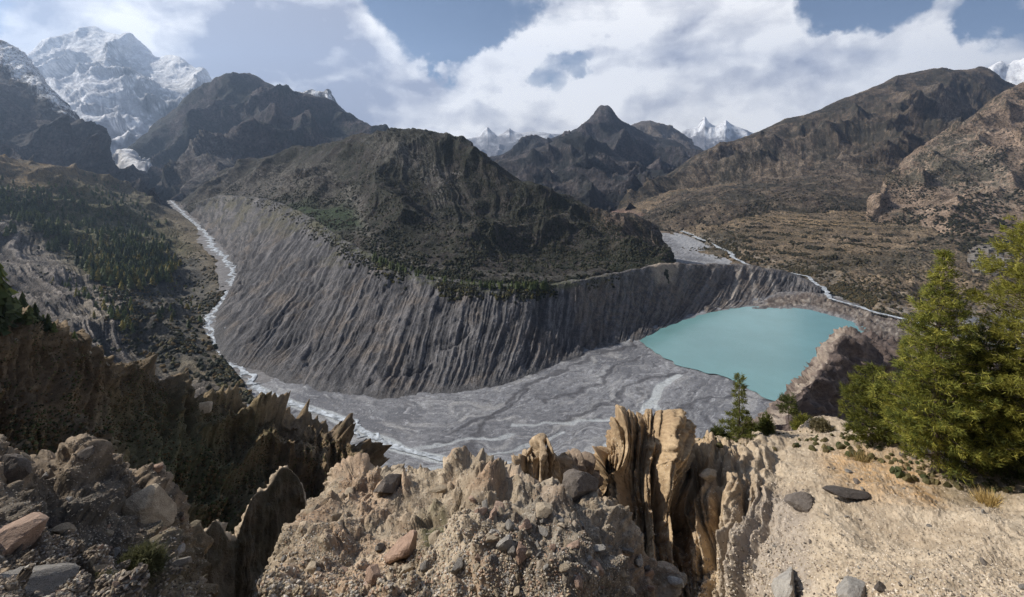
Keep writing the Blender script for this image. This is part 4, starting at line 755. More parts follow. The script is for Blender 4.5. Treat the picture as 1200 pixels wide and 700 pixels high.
m_st = {'tan': stone_mat('tan_stone', ((.30, .24, .17), (.48, .40, .30))), 'grey': stone_mat('grey_stone', ((.17, .155, .14), (.40, .375, .34))), 'dark': stone_mat('dark_stone', ((.10, .085, .075), (.17, .145, .125))), 'pink': stone_mat('pink_stone', ((.34, .23, .17), (.44, .32, .25)))}
def rock_mesh(seed, mat, sub=3, **k):
    P, Fa = rock_shape(seed, sub, **k); me = bpy.data.meshes.new('stone'); me.from_pydata(P.tolist(), [], Fa.tolist()); me.materials.append(mat)
    me.polygons.foreach_set('use_smooth', [False] * len(me.polygons)); return me
protos = {k: [rock_mesh(100 + 17 * j + 300 * i, m_st[k], 3, sq=((1, .8, .62), (1, .62, .5), (1, .9, .45), (1, .75, .8), (1, .5, .38))[j % 5]) for j in range(7)] for i, k in enumerate(m_st)}
def put_rock(me, P, size, label, group=None, name='boulder', rot=None, cat='boulder', sink=.3, sc=(1, 1, 1)):
    o = bpy.data.objects.new(name, me); C.objects.link(o); o.location = (P[0], P[1], P[2] + size * (.5 - sink) * .6); o.scale = tuple(size * .5 * v for v in sc)
    o.rotation_euler = rot or (random.uniform(-.5, .5), random.uniform(-.5, .5), random.uniform(0, 6.28)); tag(o, label, cat, group); return o
big = [  # patch, px, py, width in px, colour, label, scale, rotation
 (p_mnd, 592, 640, 74, 'tan', 'largest tan block, a leaning wedge with one sunlit face on the stony mound', (.9, .8, 1.15), (.3, .5, .4)),
 (p_mnd, 474, 650, 44, 'pink', 'pinkish wedge-shaped stone left of the mound\'s middle', (1, .8, .8), (.2, .6, 2.2)),
 (p_mnd, 437, 690, 34, 'pink', 'pale pink flat stone low on the stony mound', (1, .8, .5), (.1, .2, 1.2)),
 (p_mnd, 350, 660, 30, 'tan', 'tan stone jutting from the left edge of the stony mound', (1, .8, .7), (.3, .2, .2)),
 (p_mnd, 458, 572, 36, 'dark', 'dark boulder sunk in the notch on the mound crest', (1, .8, .8), (.3, .2, .9)),
 (p_mnd, 520, 577, 22, 'tan', 'small pale slab lying on the mound crest', (1, .6, .4), (.1, .1, .3)),
 (p_mnd, 650, 690, 30, 'grey', 'pale grey angular stone on the dark right flank of the mound', (1, .8, .7), (.5, .2, .3)),
 (p_mnd, 632, 640, 26, 'grey', 'whitish grey slab propped behind the leaning tan wedge', (1, .6, .5), (.6, .2, .7)),
 (p_mnd, 682, 575, 44, 'dark', 'rounded dark boulder at the foot of the small pinnacles', (1, .9, .9), (.3, .1, .4)),
 (p_rub, 184, 600, 56, 'tan', 'overhanging tan boulder at the tip of the left outcrop', (1, .8, .75), (.2, .45, .2)),
 (p_rub, 14, 640, 56, 'pink', 'large pinkish boulder at the left edge of the photo', (1, .9, .75), (.2, .1, .5)),
 (p_rub, 8, 566, 38, 'dark', 'dark upright block at the far left above the pinkish boulder', (.8, .8, 1.3), (.1, .15, .2)),
 (p_rub, 46, 658, 24, 'grey', 'white quartz-like stone right of the pinkish boulder', (1, .7, .6), (.4, .3, .9)),
 (p_rub, 30, 692, 70, 'grey', 'broad pale slab filling the bottom left corner', (1, .8, .5), (.15, .25, .3)),
 (p_rs, 934, 592, 36, 'dark', 'dark boulder half buried in the sandy slope, shaded on its right', (1, .8, .7), (.2, .3, .3)),
 (p_rs, 985, 581, 44, 'dark', 'long dark slab sticking out of the sand below the pines', (1.1, .5, .24), (.05, .16, .15)),
 (p_rs, 920, 700, 50, 'grey', 'tall dark grey rock standing at the bottom of the sandy slope', (.8, .8, 1.5), (.1, .1, .3)),
 (p_rs, 1003, 697, 36, 'grey', 'round grey boulder at the bottom edge of the sandy slope', (1, .9, .9), (.1, .1, .9)),
 (p_rs, 1032, 690, 14, 'dark', 'small dark stone just right of the round grey boulder', (1, .9, .7), (.1, .1, .2)),
 (p_rs, 982, 526, 13, 'pink', 'pointed pink rock under the shrubs on the slope crest', (.8, .7, 1.1), (.1, .3, .3)),
 (p_rs, 830, 560, 22, 'tan', 'tan block wedged between the earth pillars', (1, .8, .8), (.4, .1, .3)),
 (p_gul, 240, 478, 18, 'tan', 'sunlit pale block on the rim of the dark gully', (1, .8, .8), (.4, .1, .3)),
]
for i, (p, px, py, wp, k, lab, sc, rot) in enumerate(big):
    P, N = at(p, px, py); me = rock_mesh(900 + i * 7, m_st[k], 4, sq=(1, .85, .75), rough=.07); put_rock(me, P, wp * P[1] / F, lab, None, 'boulder', rot, sink=.28, sc=sc)
def many(p, n, px_lo, px_hi, kinds, label, group, seed, mask=None, cat='stone', name='stone', frame=(-10, 1210, -10, 715)):
    P, N = scatter(p, n, mask, seed=seed, frame=frame); r = np.random.RandomState(seed + 1)
    for q in P:
        wpx = px_lo * (px_hi / px_lo) ** (r.uniform() ** 2.0); k = kinds[r.randint(len(kinds))]
        put_rock(protos[k][r.randint(7)], q, wpx * q[1] / F, label, group, name, (r.uniform(-.7, .7), r.uniform(-.7, .7), r.uniform(0, 6.28)), cat, sink=.35)
dkm = lambda p: .3 + poly_mask(p.px, p.py, [(570, 600), (650, 590), (800, 700), (800, 760), (560, 760)], 15) * 1.4
many(p_mnd, 125, 8, 24, ('tan', 'tan', 'pink', 'grey', 'grey'), 'loose angular stone strewn over the central stony mound', 'loose stones on the central mound', 11, dkm)
many(p_rub, 70, 7, 22, ('tan', 'grey', 'dark', 'pink'), 'loose broken stone on the left rubble outcrop', 'loose stones on the left outcrop', 12)
many(p_rs, 55, 4, 10, ('grey', 'tan', 'dark'), 'small stone lying on the pale sandy slope', 'small stones on the sandy slope', 13, lambda p: sm(p.px, 850, 920))

def gravel(p, n, px_lo, px_hi, seed, name, pal, mask=None, sub=1):
    P, N = scatter(p, n, mask, seed=seed); r = np.random.RandomState(seed); sh = [rock_shape(500 + i, sub, 7, (1, .8, .6), 0)[0] for i in range(8)]; Fa = ICO[sub][1]; nv = len(sh[0])
    V = np.empty((n, nv, 3)); size = px_lo * (px_hi / px_lo) ** (r.uniform(size=n) ** 2.2) * P[:, 1] / F * .5
    an = r.uniform(0, 6.28, n); ti = r.uniform(-.8, .8, n)
    for i in range(n):
        b = sh[i % 8] * size[i]; c, s_ = math.cos(an[i]), math.sin(an[i]); c2, s2 = math.cos(ti[i]), math.sin(ti[i])
        x = b[:, 0] * c - b[:, 1] * s_; y = b[:, 0] * s_ + b[:, 1] * c; z_ = b[:, 2]; V[i, :, 0] = x * c2 - z_ * s2; V[i, :, 1] = y; V[i, :, 2] = x * s2 + z_ * c2
    V += P[:, None, :]; V[:, :, 2] += size[:, None] * .1
    Fs = (Fa[None] + (np.arange(n) * nv)[:, None, None]).reshape(-1, 3); pal = np.array(pal); col = np.repeat(pal[r.randint(len(pal), size=n)] * r.uniform(.7, 1.25, (n, 1)), nv, axis=0)
    tag(mesh_np(name, V.reshape(-1, 3), Fs, m_grv, col, False, nper=3), kind='stuff')
m_grv = ground_mat('gravel_stones', 4., .4, var=.2)
gravel(p_mnd, 15000, 1.4, 6, 21, 'mound_gravel', [(.42, .35, .26), (.34, .28, .2), (.26, .24, .21), (.45, .41, .36), (.36, .25, .18), (.2, .17, .14)])
gravel(p_rub, 9000, 1.6, 8, 22, 'outcrop_gravel', [(.34, .28, .21), (.27, .22, .17), (.2, .17, .15), (.42, .38, .32), (.14, .12, .10)])
gravel(p_rs, 12000, 1.2, 4.0, 23, 'slope_gravel', [(.50, .42, .32), (.40, .33, .24), (.30, .26, .21), (.24, .19, .15), (.55, .48, .4)])
def rip_mask(p): return poly_mask(p.px, p.py, [(140, 390), (240, 460), (300, 470), (300, 500), (150, 450)], 10) + .1

# ---- vegetation
def leaf_mat(name):
    m = bpy.data.materials.new(name); m.use_nodes = True; n = NT(m.node_tree); b = m.node_tree.nodes['Principled BSDF']
    a = n.new('ShaderNodeAttribute', attribute_name='Col'); oi = n.new('ShaderNodeObjectInfo'); sc = n.vmath('SCALE', a.outputs['Color']); n.link(n.mapr(oi.outputs['Random'], 0, 1, .75, 1.3, smooth=False), sc.node.inputs['Scale'])
    n.link(sc, b.inputs['Base Color']); b.inputs['Roughness'].default_value = .65; b.inputs['Specular IOR Level'].default_value = .2
    tr = n.new('ShaderNodeBsdfTranslucent'); n.link(sc, tr.inputs[0]); mx = n.new('ShaderNodeMixShader'); mx.inputs[0].default_value = .35; n.link(b.outputs[0], mx.inputs[1]); n.link(tr.outputs[0], mx.inputs[2]); n.link(mx.outputs[0], m.node_tree.nodes['Material Output'].inputs[0])
    return m
m_leaf = leaf_mat('needles'); m_bark = simple_mat('bark', (.13, .10, .08), .9, .2, .35, 6., .6)
def tube(path, rad, sides=7):
    P = np.array(path, float); V = []; Fs = []
    for i, q in enumerate(P):
        tg = P[min(i + 1, len(P) - 1)] - P[max(i - 1, 0)]; tg /= np.linalg.norm(tg) + 1e-9; a = np.cross(tg, (0.3, .2, 1) if abs(tg[2]) < .9 else (1, 0, 0)); a /= np.linalg.norm(a); b = np.cross(tg, a)
        for k in range(sides): an = 6.2832 * k / sides; V.append(q + (a * math.cos(an) + b * math.sin(an)) * rad[i])
    for i in range(len(P) - 1):
        for k in range(sides): Fs.append((i * sides + k, i * sides + (k + 1) % sides, (i + 1) * sides + (k + 1) % sides, (i + 1) * sides + k))
    return np.array(V), Fs
def tufts(C_, D_, size, per, wid, pal, r, jit=.25):
    """needle tufts: 'per' thin blades round every centre, leaning along D_"""
    n = len(C_); d = r.normal(size=(n, per, 3)); d /= np.linalg.norm(d, axis=2)[..., None]; d += D_[:, None, :] * .9; d[..., 2] += .25; d /= np.linalg.norm(d, axis=2)[..., None]
    L = size * r.uniform(.6, 1.25, (n, per, 1)); s_ = r.normal(size=(n, per, 3)); s_ -= d * (s_ * d).sum(-1, keepdims=True); s_ /= np.linalg.norm(s_, axis=2)[..., None]
    B_ = C_[:, None, :] + r.normal(size=(n, per, 3)) * size * jit; V = np.stack([B_ - s_ * wid, B_ + s_ * wid, B_ + d * L], 2)
    pal = np.array(pal); f = r.uniform(size=(n, 1)) * .8 + r.uniform(size=(n, per)) * .2; k = f * (len(pal) - 1); i = np.clip(k.astype(int), 0, len(pal) - 2); c = pal[i] * (1 - (k - i))[..., None] + pal[i + 1] * (k - i)[..., None]
    return V.reshape(-1, 3), np.repeat(c.reshape(-1, 3), 3, axis=0)
def pine(label, base, H, prof, nbr, tuft, per, pal, seed, wid=.016, lean=(0, 0), name='pine_tree', cat='tree', group=None, t0=.06, trunk_r=None, density=1.0, droop=.12):
    r = np.random.RandomState(seed); root = bpy.data.objects.new(name, None); C.objects.link(root); root.location = tuple(base); tag(root, label, cat, group)
    tr = trunk_r or H * .016; zs = np.linspace(-.4, H * .985, 12); path = np.stack([lean[0] * np.clip(zs / H, 0, 1) ** 1.3 + .02 * H * np.sin(zs / H * 4 + seed) * .5, lean[1] * (zs / H), zs], -1)
    V, Fs = tube(path, tr * np.linspace(1.15, .08, 12)); parts = [(V, Fs)]; Cs = []; Ds = []
    tp = np.array(prof, float)
    for b in range(nbr):
        t = min(.965, t0 + (1 - t0) * ((b + r.uniform()) / nbr) ** 1.05); az = b * 2.399 + r.uniform(-.4, .4); L = np.interp(t, tp[:, 0], tp[:, 1]) * r.uniform(.62, 1.12); z0_ = t * H
        x0_ = np.interp(z0_, zs, path[:, 0]); y0_ = np.interp(z0_, zs, path[:, 1]); up = .42 * t + .12 * r.normal() + .08
        k = max(3, int(L / .35)); q = np.linspace(0, 1, k + 1); pts = np.stack([x0_ + np.cos(az) * L * q, y0_ + np.sin(az) * L * q, z0_ + L * (up * q - droop * q * q + .10 * q ** 3)], -1)
        if L > .5: parts.append(tube(pts[::max(1, k // 3)], np.linspace(tr * .32 * (1 - t * .7), .008, len(pts[::max(1, k // 3)])), 4))
        m = int(max(3, L * L * 5 * density + L * 9 * density)); u = r.uniform(size=m) ** .65; u = .12 + .9 * u; cpt = np.stack([np.interp(u, q, pts[:, j]) for j in range(3)], -1)
        side = np.array([-math.sin(az), math.cos(az), 0]); sp_ = (1 - .55 * u) * L * .42; off = r.uniform(-1, 1, m); cpt += side * (off * sp_)[:, None]; cpt[:, 2] += r.normal(size=m) * .06 * L * .6 - np.abs(off) * .05 * L
        dd = np.array([math.cos(az), math.sin(az), .1]) + side * off[:, None] * .8; Cs.append(cpt); Ds.append(dd)
    V, Fs = join(parts); o = mesh_np('trunk', V, Fs, m_bark, parent=root); Cc = np.concatenate(Cs); Dd = np.concatenate(Ds)
    V, cl = tufts(Cc, Dd, tuft, per, wid, pal, r); mesh_np('crown', V, np.arange(len(V)).reshape(-1, 3), m_leaf, cl, False, root, 3); return root
P_OL = [(.045, .06, .018), (.13, .145, .032), (.25, .25, .048), (.36, .32, .07)]
P_DK = [(.045, .058, .02), (.085, .10, .026), (.14, .15, .034)]
P_YE = [(.10, .11, .022), (.20, .19, .035), (.30, .26, .05)]
def on(px, py, p=None): return at(p or p_rs, px, py)[0]
b = on(1097, 553); pine('tall olive green pine with a pointed top on the sandy slope crest', b, 263 * b[1] / F, [(0, 1.4), (.1, 2.3), (.25, 2.5), (.42, 2.0), (.6, 1.4), (.75, .95), (.88, .5), (1, .1)], 175, .26, 13, P_OL, 3, .02, (.4, 0), density=.85)
b = on(1022, 520); pine('low bushy pine leaning against the left side of the tall pine', b, 92 * b[1] / F, [(0, 1.0), (.3, 1.7), (.6, 1.4), (.85, .8), (1, .2)], 75, .24, 12, P_OL[:3] + [(.22, .23, .05)], 4, .02, t0=.02, density=1.1)
b = on(1226, 562); pine('yellowish pine cut off by the right edge of the photo', b, 318 * b[1] / F, [(0, 1.5), (.15, 2.9), (.35, 3.1), (.6, 2.7), (.8, 2.0), (.93, 1.1), (1, .2)], 170, .26, 12, P_YE[:2] + P_OL[2:], 5, .02, density=.55)
b = on(1160, 548); pine('dark green pine in the shade between the two tall pines', b, 165 * b[1] / F, [(0, 1.8), (.2, 2.5), (.5, 2.0), (.8, 1.2), (1, .3)], 120, .26, 12, P_DK, 6, .02, t0=.02, density=.9)
b = on(865, 514); pine('small slender pine standing alone at the edge above the lake', b, 74 * b[1] / F, [(0, .8), (.12, 1.25), (.3, .8), (.5, .42), (.75, .36), (.93, .42), (1, .3)], 70, .2, 11, P_DK[1:] + [(.2, .2, .05)], 7, .022, (.15, 0), t0=.02, density=1.2)
b = on(923, 502); pine('tiny pine with a bare trunk and a tuft of crown near the ridge', b, 40 * b[1] / F, [(.4, .15), (.55, .75), (.8, .8), (1, .25)], 26, .2, 10, P_DK, 8, .022, t0=.5, density=1.2)
def shrub(label, px, py, wpx, hpx, pal, seed, p=None, name='shrub', group=None, n=None, per=8, blade=None):
    b = on(px, py, p); k = b[1] / F; r = np.random.RandomState(seed); Wd, Hh = wpx * k * .5, hpx * k; n = n or int(60 + wpx * hpx * .35)
    d = r.normal(size=(n, 3)); d /= np.linalg.norm(d, axis=1)[:, None]; d[:, 2] = np.abs(d[:, 2]); q = d * (r.uniform(size=(n, 1)) ** .4) * np.array([Wd, Wd, Hh]) * r.uniform(.7, 1.1, (n, 1)); 
    root = bpy.data.objects.new(name, None); C.objects.link(root); root.location = tuple(b); tag(root, label, name.replace('_', ' '), group)
    parts = [tube([(0, 0, -.1 * Hh), tuple(q[i] * .5 + np.array([0, 0, .1 * Hh])), tuple(q[i])], [.02 * k * 60, .012 * k * 60, .004 * k * 60], 4) for i in range(6)]; V, Fs = join(parts); mesh_np('stem', V, Fs, m_bark, parent=root)
    V, cl = tufts(q, d, blade or Hh * .28, per, .6 * k, pal, r); mesh_np('foliage', V, np.arange(len(V)).reshape(-1, 3), m_leaf, cl, False, root, 3); return root
for i, (px, py, w_, h_, pal, lab) in enumerate([
  (842, 515, 22, 14, P_DK, 'dark low shrub left of the slender lone pine'), (884, 511, 20, 14, P_DK, 'dark low shrub just right of the slender lone pine'),
  (898, 507, 16, 20, P_DK + [(.14, .15, .04)], 'upright green shrub between the lone pine and the tiny pine'), (942, 504, 26, 17, P_OL, 'olive shrub at the foot of the dark rock ridge'),
  (962, 503, 26, 12, [(.12, .10, .05), (.2, .17, .09)], 'brownish shrub on the crest left of the pines'), (985, 516, 30, 14, [(.09, .08, .04), (.16, .14, .08)], 'brown tangled shrub below the bushy pine'),
  (1045, 534, 36, 14, [(.08, .08, .035), (.15, .15, .06)], 'dull green shrub under the bushy pine'), (1072, 548, 26, 12, [(.12, .10, .05), (.22, .2, .1)], 'small dry shrub left of the tall pine trunk'),
  (1122, 566, 40, 16, [(.07, .07, .03), (.15, .14, .06)], 'dark shrub at the foot of the tall pine'), (1152, 568, 44, 22, [(.16, .05, .04), (.26, .10, .07), (.12, .08, .05)], 'reddish leafless shrub beneath the dark pine'),
  (1195, 566, 40, 20, [(.08, .08, .04), (.16, .15, .06)], 'grey green shrub under the right edge pine')]):
    shrub(lab, px, py, w_, h_, pal, 40 + i)
def grass(label, px, py, wpx, hpx, seed, n=420, pal=((.42, .30, .12), (.55, .42, .19), (.36, .27, .12))):
    b = on(px, py); k = b[1] / F; r = np.random.RandomState(seed); q = r.normal(size=(n, 3)) * np.array([wpx * k * .25, wpx * k * .2, 0]); d = r.normal(size=(n, 3)) * .3 + q / (wpx * k * .5) * .7; d[:, 2] = 1; d /= np.linalg.norm(d, axis=1)[:, None]
    L = hpx * k * r.uniform(.6, 1.1, (n, 1)); s_ = np.cross(d, r.normal(size=(n, 3))); s_ /= np.linalg.norm(s_, axis=1)[:, None]; wv = .45 * k; V = np.stack([q - s_ * wv, q + s_ * wv, q + d * L], 1).reshape(-1, 3)
    pal = np.array(pal); o = mesh_np('grass_tuft', V, np.arange(len(V)).reshape(-1, 3), m_leaf, np.repeat(pal[r.randint(3, size=n)], 3, axis=0), False, None, 3); o.location = tuple(b); tag(o, label, 'grass tuft')
grass('large golden dry grass tuft at the right edge of the sandy slope', 1192, 588, 44, 36, 61, 700)
grass('small golden grass tuft under the reddish shrub', 1158, 590, 22, 18, 62, 250)
grass('dry orange grass tuft on the crest below the bushy pine', 1010, 540, 22, 12, 63, 200)
shrub('dark green bush growing on the sunlit face of the stony mound', 505, 618, 28, 34, [(.05, .06, .025), (.09, .10, .04)], 71, p_mnd)
shrub('grey green low bush on the shaded end of the left outcrop', 165, 668, 50, 26, [(.06, .065, .03), (.12, .12, .06)], 72, p_rub)
shrub('small bush at the bottom of the left outcrop', 120, 700, 44, 22, [(.06, .065, .03), (.13, .12, .06)], 73, p_rub)

def conifer_mesh(seed, pal, tiers=7, k=9):
    """unit-high far conifer: ragged whorls of drooping boughs"""
    r = np.random.RandomState(seed); V = []; col = []; pal = np.array(pal)
    for i in range(tiers):
        z0_ = .05 + .88 * i / tiers; R_ = .26 * (1 - i / tiers) ** .8 + .03; ph = r.uniform(0, 6)
        for j in range(k):
            a = ph + 6.2832 * j / k + r.uniform(-.25, .25); rr = R_ * r.uniform(.6, 1.25); da = 3.6 / k; top = z0_ + .26 + r.uniform(-.03, .05)
            V += [(0, 0, min(top, 1.02)), (rr * math.cos(a - da), rr * math.sin(a - da), z0_ + r.uniform(-.04, .04)), (rr * math.cos(a + da), rr * math.sin(a + da), z0_ + r.uniform(-.04, .04))]; c = pal[r.randint(len(pal))] * r.uniform(.75, 1.25); col += [c] * 3
    return np.array(V), np.array(col)
FP = {'dark': [(.045, .062, .028), (.07, .085, .036)], 'green': [(.08, .105, .036), (.11, .13, .045)], 'yel': [(.20, .17, .04), (.27, .21, .055), (.14, .14, .04)]}
far_t = {k: [conifer_mesh(i * 5 + 1, v) for i in range(4)] for k, v in FP.items()}
far_me = {}
for k, L_ in far_t.items():
    far_me[k] = []
    for V, cl in L_:
        o = mesh_np('far_conifer', V, np.arange(len(V)).reshape(-1, 3), m_leaf, cl, False, None, 3); far_me[k].append(o.data); bpy.data.objects.remove(o)
def forest(p, n, mask, hrange, kinds, label, group, seed, indiv, stuffname, frame=(-10, 1210, -10, 715), vmin=1.0):
    P, N = scatter(p, n, mask, vmin, frame, seed); r = np.random.RandomState(seed); Hh = r.uniform(hrange[0], hrange[1], n); order = np.argsort(-(Hh / P[:, 1])); Vs = []; Cl = []
    for c, i in enumerate(order):
        k = kinds[r.randint(len(kinds))]; j = r.randint(4); a = r.uniform(0, 6.28); w_ = r.uniform(.8, 1.25)
        if c < indiv:
            o = bpy.data.objects.new('conifer', far_me[k][j]); C.objects.link(o); o.location = tuple(P[i] - np.array([0, 0, Hh[i] * .04])); o.scale = (Hh[i] * w_, Hh[i] * w_, Hh[i]); o.rotation_euler = (0, 0, a); tag(o, label, 'tree', group)
        else:
            V, cl = far_t[k][j]; x = V[:, 0] * math.cos(a) - V[:, 1] * math.sin(a); y = V[:, 0] * math.sin(a) + V[:, 1] * math.cos(a); Vs.append(np.stack([x * Hh[i] * w_, y * Hh[i] * w_, V[:, 2] * Hh[i]], -1) + P[i] - np.array([0, 0, Hh[i] * .04])); Cl.append(cl)
    if Vs:
        V = np.concatenate(Vs); tag(mesh_np(stuffname, V, np.arange(len(V)).reshape(-1, 3), m_leaf, np.concatenate(Cl), False, None, 3), kind='stuff')
fa = [(-20, 205), (20, 222), (60, 222), (110, 215), (150, 228), (175, 255), (195, 290), (190, 322), (150, 330), (110, 325), (75, 290), (40, 270), (0, 262), (-20, 258)]
forest(p_lh, 720, lambda p: poly_mask(p.px + fbm(p.W, 1 / 60., 3) * 30, p.py + fbm(p.W, 1 / 50., 3, off=4) * 22, fa, 10) * (.12 + sm(fbm(p.W, 1 / 70., 3), -.15, .15)), (12, 24), ('dark', 'dark', 'green'), 'small dark conifer in the woodland across the left hillside', 'conifers of the left hillside wood', 31, 150, 'hillside_wood')
forest(p_lh, 420, lambda p: poly_mask(p.px, p.py, [(95, 285), (140, 275), (190, 285), (205, 310), (195, 330), (140, 335), (105, 320)], 8), (10, 20), ('green', 'yel', 'yel'), 'yellow green tree at the lower edge of the hillside wood', 'yellow green trees below the hillside wood', 32, 50, 'yellow_wood')
forest(p_lh, 90, lambda p: poly_mask(p.px, p.py, [(150, 340), (160, 375), (150, 400), (130, 372), (112, 372), (90, 350), (60, 330), (110, 335), (140, 350)], 4) + poly_mask(p.px, p.py, [(180, 320), (240, 330), (235, 370), (190, 380)], 12) * .5, (6, 14), ('dark', 'yel', 'green'), 'scattered small conifer by the pale scree shelf on the left', 'scattered conifers near the scree shelf', 33, 20, 'scree_wood')
for k_, (x_, y_, h_) in enumerate([(2, 372, 46), (-6, 360, 60), (10, 374, 36), (18, 376, 30), (26, 374, 34), (35, 378, 22), (41, 379, 26), (50, 384, 17), (56, 386, 20), (63, 389, 13), (6, 384, 30), (30, 384, 20), (-3, 392, 34), (88, 398, 12), (97, 402, 9), (75, 395, 10)]):
    P = at(p_gul, x_, y_)[0]; H_ = h_ * P[1] / F; o = bpy.data.objects.new('conifer', far_me[('dark', 'green')[k_ % 2]][k_ % 4]); C.objects.link(o); o.location = tuple(P - np.array([0, 0, H_ * .05])); o.scale = (H_ * 1.1, H_ * 1.1, H_); o.rotation_euler = (0, 0, k_ * 1.3); tag(o, 'dark conifer on the rim of the brown gully slope at the left edge', 'tree', 'conifers on the gully rim')
ln = [(430, 297), (470, 312), (520, 322), (580, 328), (640, 330), (640, 340), (570, 337), (500, 326), (440, 308)]
forest(p_mo, 130, lambda p: poly_mask(p.px, p.py, ln, 3), (6, 11), ('dark', 'green'), 'tiny dark conifer along the top edge of the moraine slope', 'conifers along the moraine edge', 34, 40, 'moraine_edge_wood')

def scrub(p, n, mask, s_lo, s_hi, pal, seed, name, vmin=1.0, frame=(-10, 1210, -10, 715)):
    """low bushes too many to count: ragged little domes"""
    P, N = scatter(p, n, mask, vmin, frame, seed); r = np.random.RandomState(seed); k = 6; size = s_lo * (s_hi / s_lo) ** r.uniform(size=n)
    a = (np.arange(k) / k * 6.2832)[None] + r.uniform(0, 6, (n, 1)); rr = r.uniform(.6, 1.25, (n, k)); ring = np.stack([np.cos(a) * rr, np.sin(a) * rr, r.uniform(-.2, .15, (n, k))], -1); mid = np.stack([np.cos(a + .5) * rr * .75, np.sin(a + .5) * rr * .75, r.uniform(.45, .95, (n, k))], -1)
    top = np.concatenate([r.uniform(-.2, .2, (n, 2)), r.uniform(.8, 1.3, (n, 1))], 1)[:, None]; V = np.concatenate([ring, mid, top], 1) * size[:, None, None] + P[:, None]; nv = 2 * k + 1
    Fs = [];
    for i in range(k): j = (i + 1) % k; Fs += [(i, j, k + i), (j, k + j, k + i), (k + i, k + j, 2 * k)]
    Fs = (np.array(Fs)[None] + (np.arange(n) * nv)[:, None, None]).reshape(-1, 3); pal = np.array(pal); cl = np.repeat(pal[r.randint(len(pal), size=n)] * r.uniform(.7, 1.3, (n, 1)), nv, axis=0)
    tag(mesh_np(name, V.reshape(-1, 3), Fs, m_leaf, cl, False, None, 3), kind='stuff')
hp = [(.028, .032, .018), (.04, .042, .024), (.055, .05, .032), (.022, .028, .018)]
scrub(p_hill, 15000, lambda p: .12 + sm(fbm(p.W, 1 / 55., 4), -.15, .12), 1.3, 3.8, hp, 51, 'hill_scrub')
scrub(p_mo, 1800, lambda p: sm(p.V, 2.6, 2.0) * sm(p.px, 760, 560) * sm(fbm(p.W, 1 / 40., 3), -.2, .1), 1.0, 2.6, hp + [(.10, .09, .03)], 52, 'moraine_top_scrub')
scrub(p_lh, 3800, lambda p: (.12 + sm(fbm(p.W, 1 / 60., 4), -.1, .2)) * (1 - .95 * poly_mask(p.px, p.py, [(-260, 240), (0, 255), (60, 290), (100, 325), (140, 350), (150, 395), (170, 420), (300, 480), (-260, 620)], 12)), 1.2, 3.6, hp + [(.12, .08, .03), (.09, .08, .03)], 53, 'hillside_scrub')
scrub(p_val, 9000, lambda p: .08 + sm(fbm(p.W, 1 / 70., 4), -.05, .2), 1.2, 4.2, [(.05, .045, .025), (.07, .055, .03), (.035, .035, .02), (.10, .075, .035)], 54, 'valley_scrub')
scrub(p_gul, 16000, lambda p: .25 + sm(fbm(p.W, 1 / 12., 4), -.1, .2), .14, .55, [(.09, .085, .035), (.15, .105, .05), (.10, .12, .045), (.17, .10, .045), (.24, .17, .09), (.06, .06, .03)], 55, 'gully_scrub')
scrub(p_rs, 260, lambda p: poly_mask(p.px, p.py, [(820, 512), (1000, 498), (1250, 552), (1250, 580), (1100, 572), (980, 530), (830, 522)], 4), .05, .22, [(.10, .09, .04), (.16, .13, .06), (.07, .08, .03)], 56, 'crest_scrub')

def hedge(p):
    h = p.W0[..., 2] + fbm(p.W0, 1 / 160., 4, .5) * 14; e = np.abs((h / 7.0) % 1 - .5) * 2
    return sm(e, .25, .08) * poly_mask(p.px, p.py, [(790, 225), (1060, 235), (1080, 300), (960, 312), (850, 285)], 15) * sm(fbm(p.W, 1 / 30., 3), -.05, .15)
scrub(p_val, 2600, hedge, 1.6, 4.4, [(.05, .045, .025), (.07, .055, .03), (.035, .035, .02)], 57, 'terrace_hedges')
scrub(p_rn, 3500, lambda p: .08 + sm(fbm(p.W, 1 / 90., 4), -.05, .15), 1.8, 5.0, [(.04, .04, .022), (.06, .05, .03), (.03, .032, .018)], 58, 'right_hill_scrub')
scrub(p_rr, 6000, lambda p: .08 + sm(fbm(p.W, 1 / 120., 4), -.05, .15), 2.5, 7.0, [(.035, .034, .022), (.05, .04, .028), (.03, .03, .02)], 59, 'right_mountain_scrub')
# ---- village of flat-roofed stone houses beyond the lake
m_wall = simple_mat('house_stone', (.17, .155, .14), .9, .2, .3, .8); m_roof = simple_mat('earth_roof', (.24, .215, .19), .9, .2, .3, .05); m_win = simple_mat('dark_window', (.03, .03, .035), .4, .4)
def box(x0, x1, y0, y1, z0, z1):
    V = np.array([(x, y, z_) for x in (x0, x1) for y in (y0, y1) for z_ in (z0, z1)]); return V, [(0, 1, 3, 2), (4, 6, 7, 5), (0, 4, 5, 1), (2, 3, 7, 6), (0, 2, 6, 4), (1, 5, 7, 3)]
def house(P, w_, d_, h_, rot, lab, grp):
    root = bpy.data.objects.new('stone_house', None); C.objects.link(root); root.location = tuple(P); root.rotation_euler = (0, 0, rot); tag(root, lab, 'house', grp)
    V, Fs = box(-w_ / 2, w_ / 2, -d_ / 2, d_ / 2, -4, h_); mesh_np('wall', V, Fs, m_wall, None, False, root)
    V, Fs = box(-w_ / 2 - .5, w_ / 2 + .5, -d_ / 2 - .5, d_ / 2 + .5, h_ + .01, h_ + .7); mesh_np('roof', V, Fs, m_roof, None, False, root)
    for i in range(3):
        x = -w_ * .32 + i * w_ * .32; V, Fs = box(x - .8, x + .8, -d_ / 2 - .12, -d_ / 2 + .1, h_ * .45, h_ * .75); mesh_np('window', V, Fs, m_win, None, False, root)
r = np.random.RandomState(5); cnt = 0
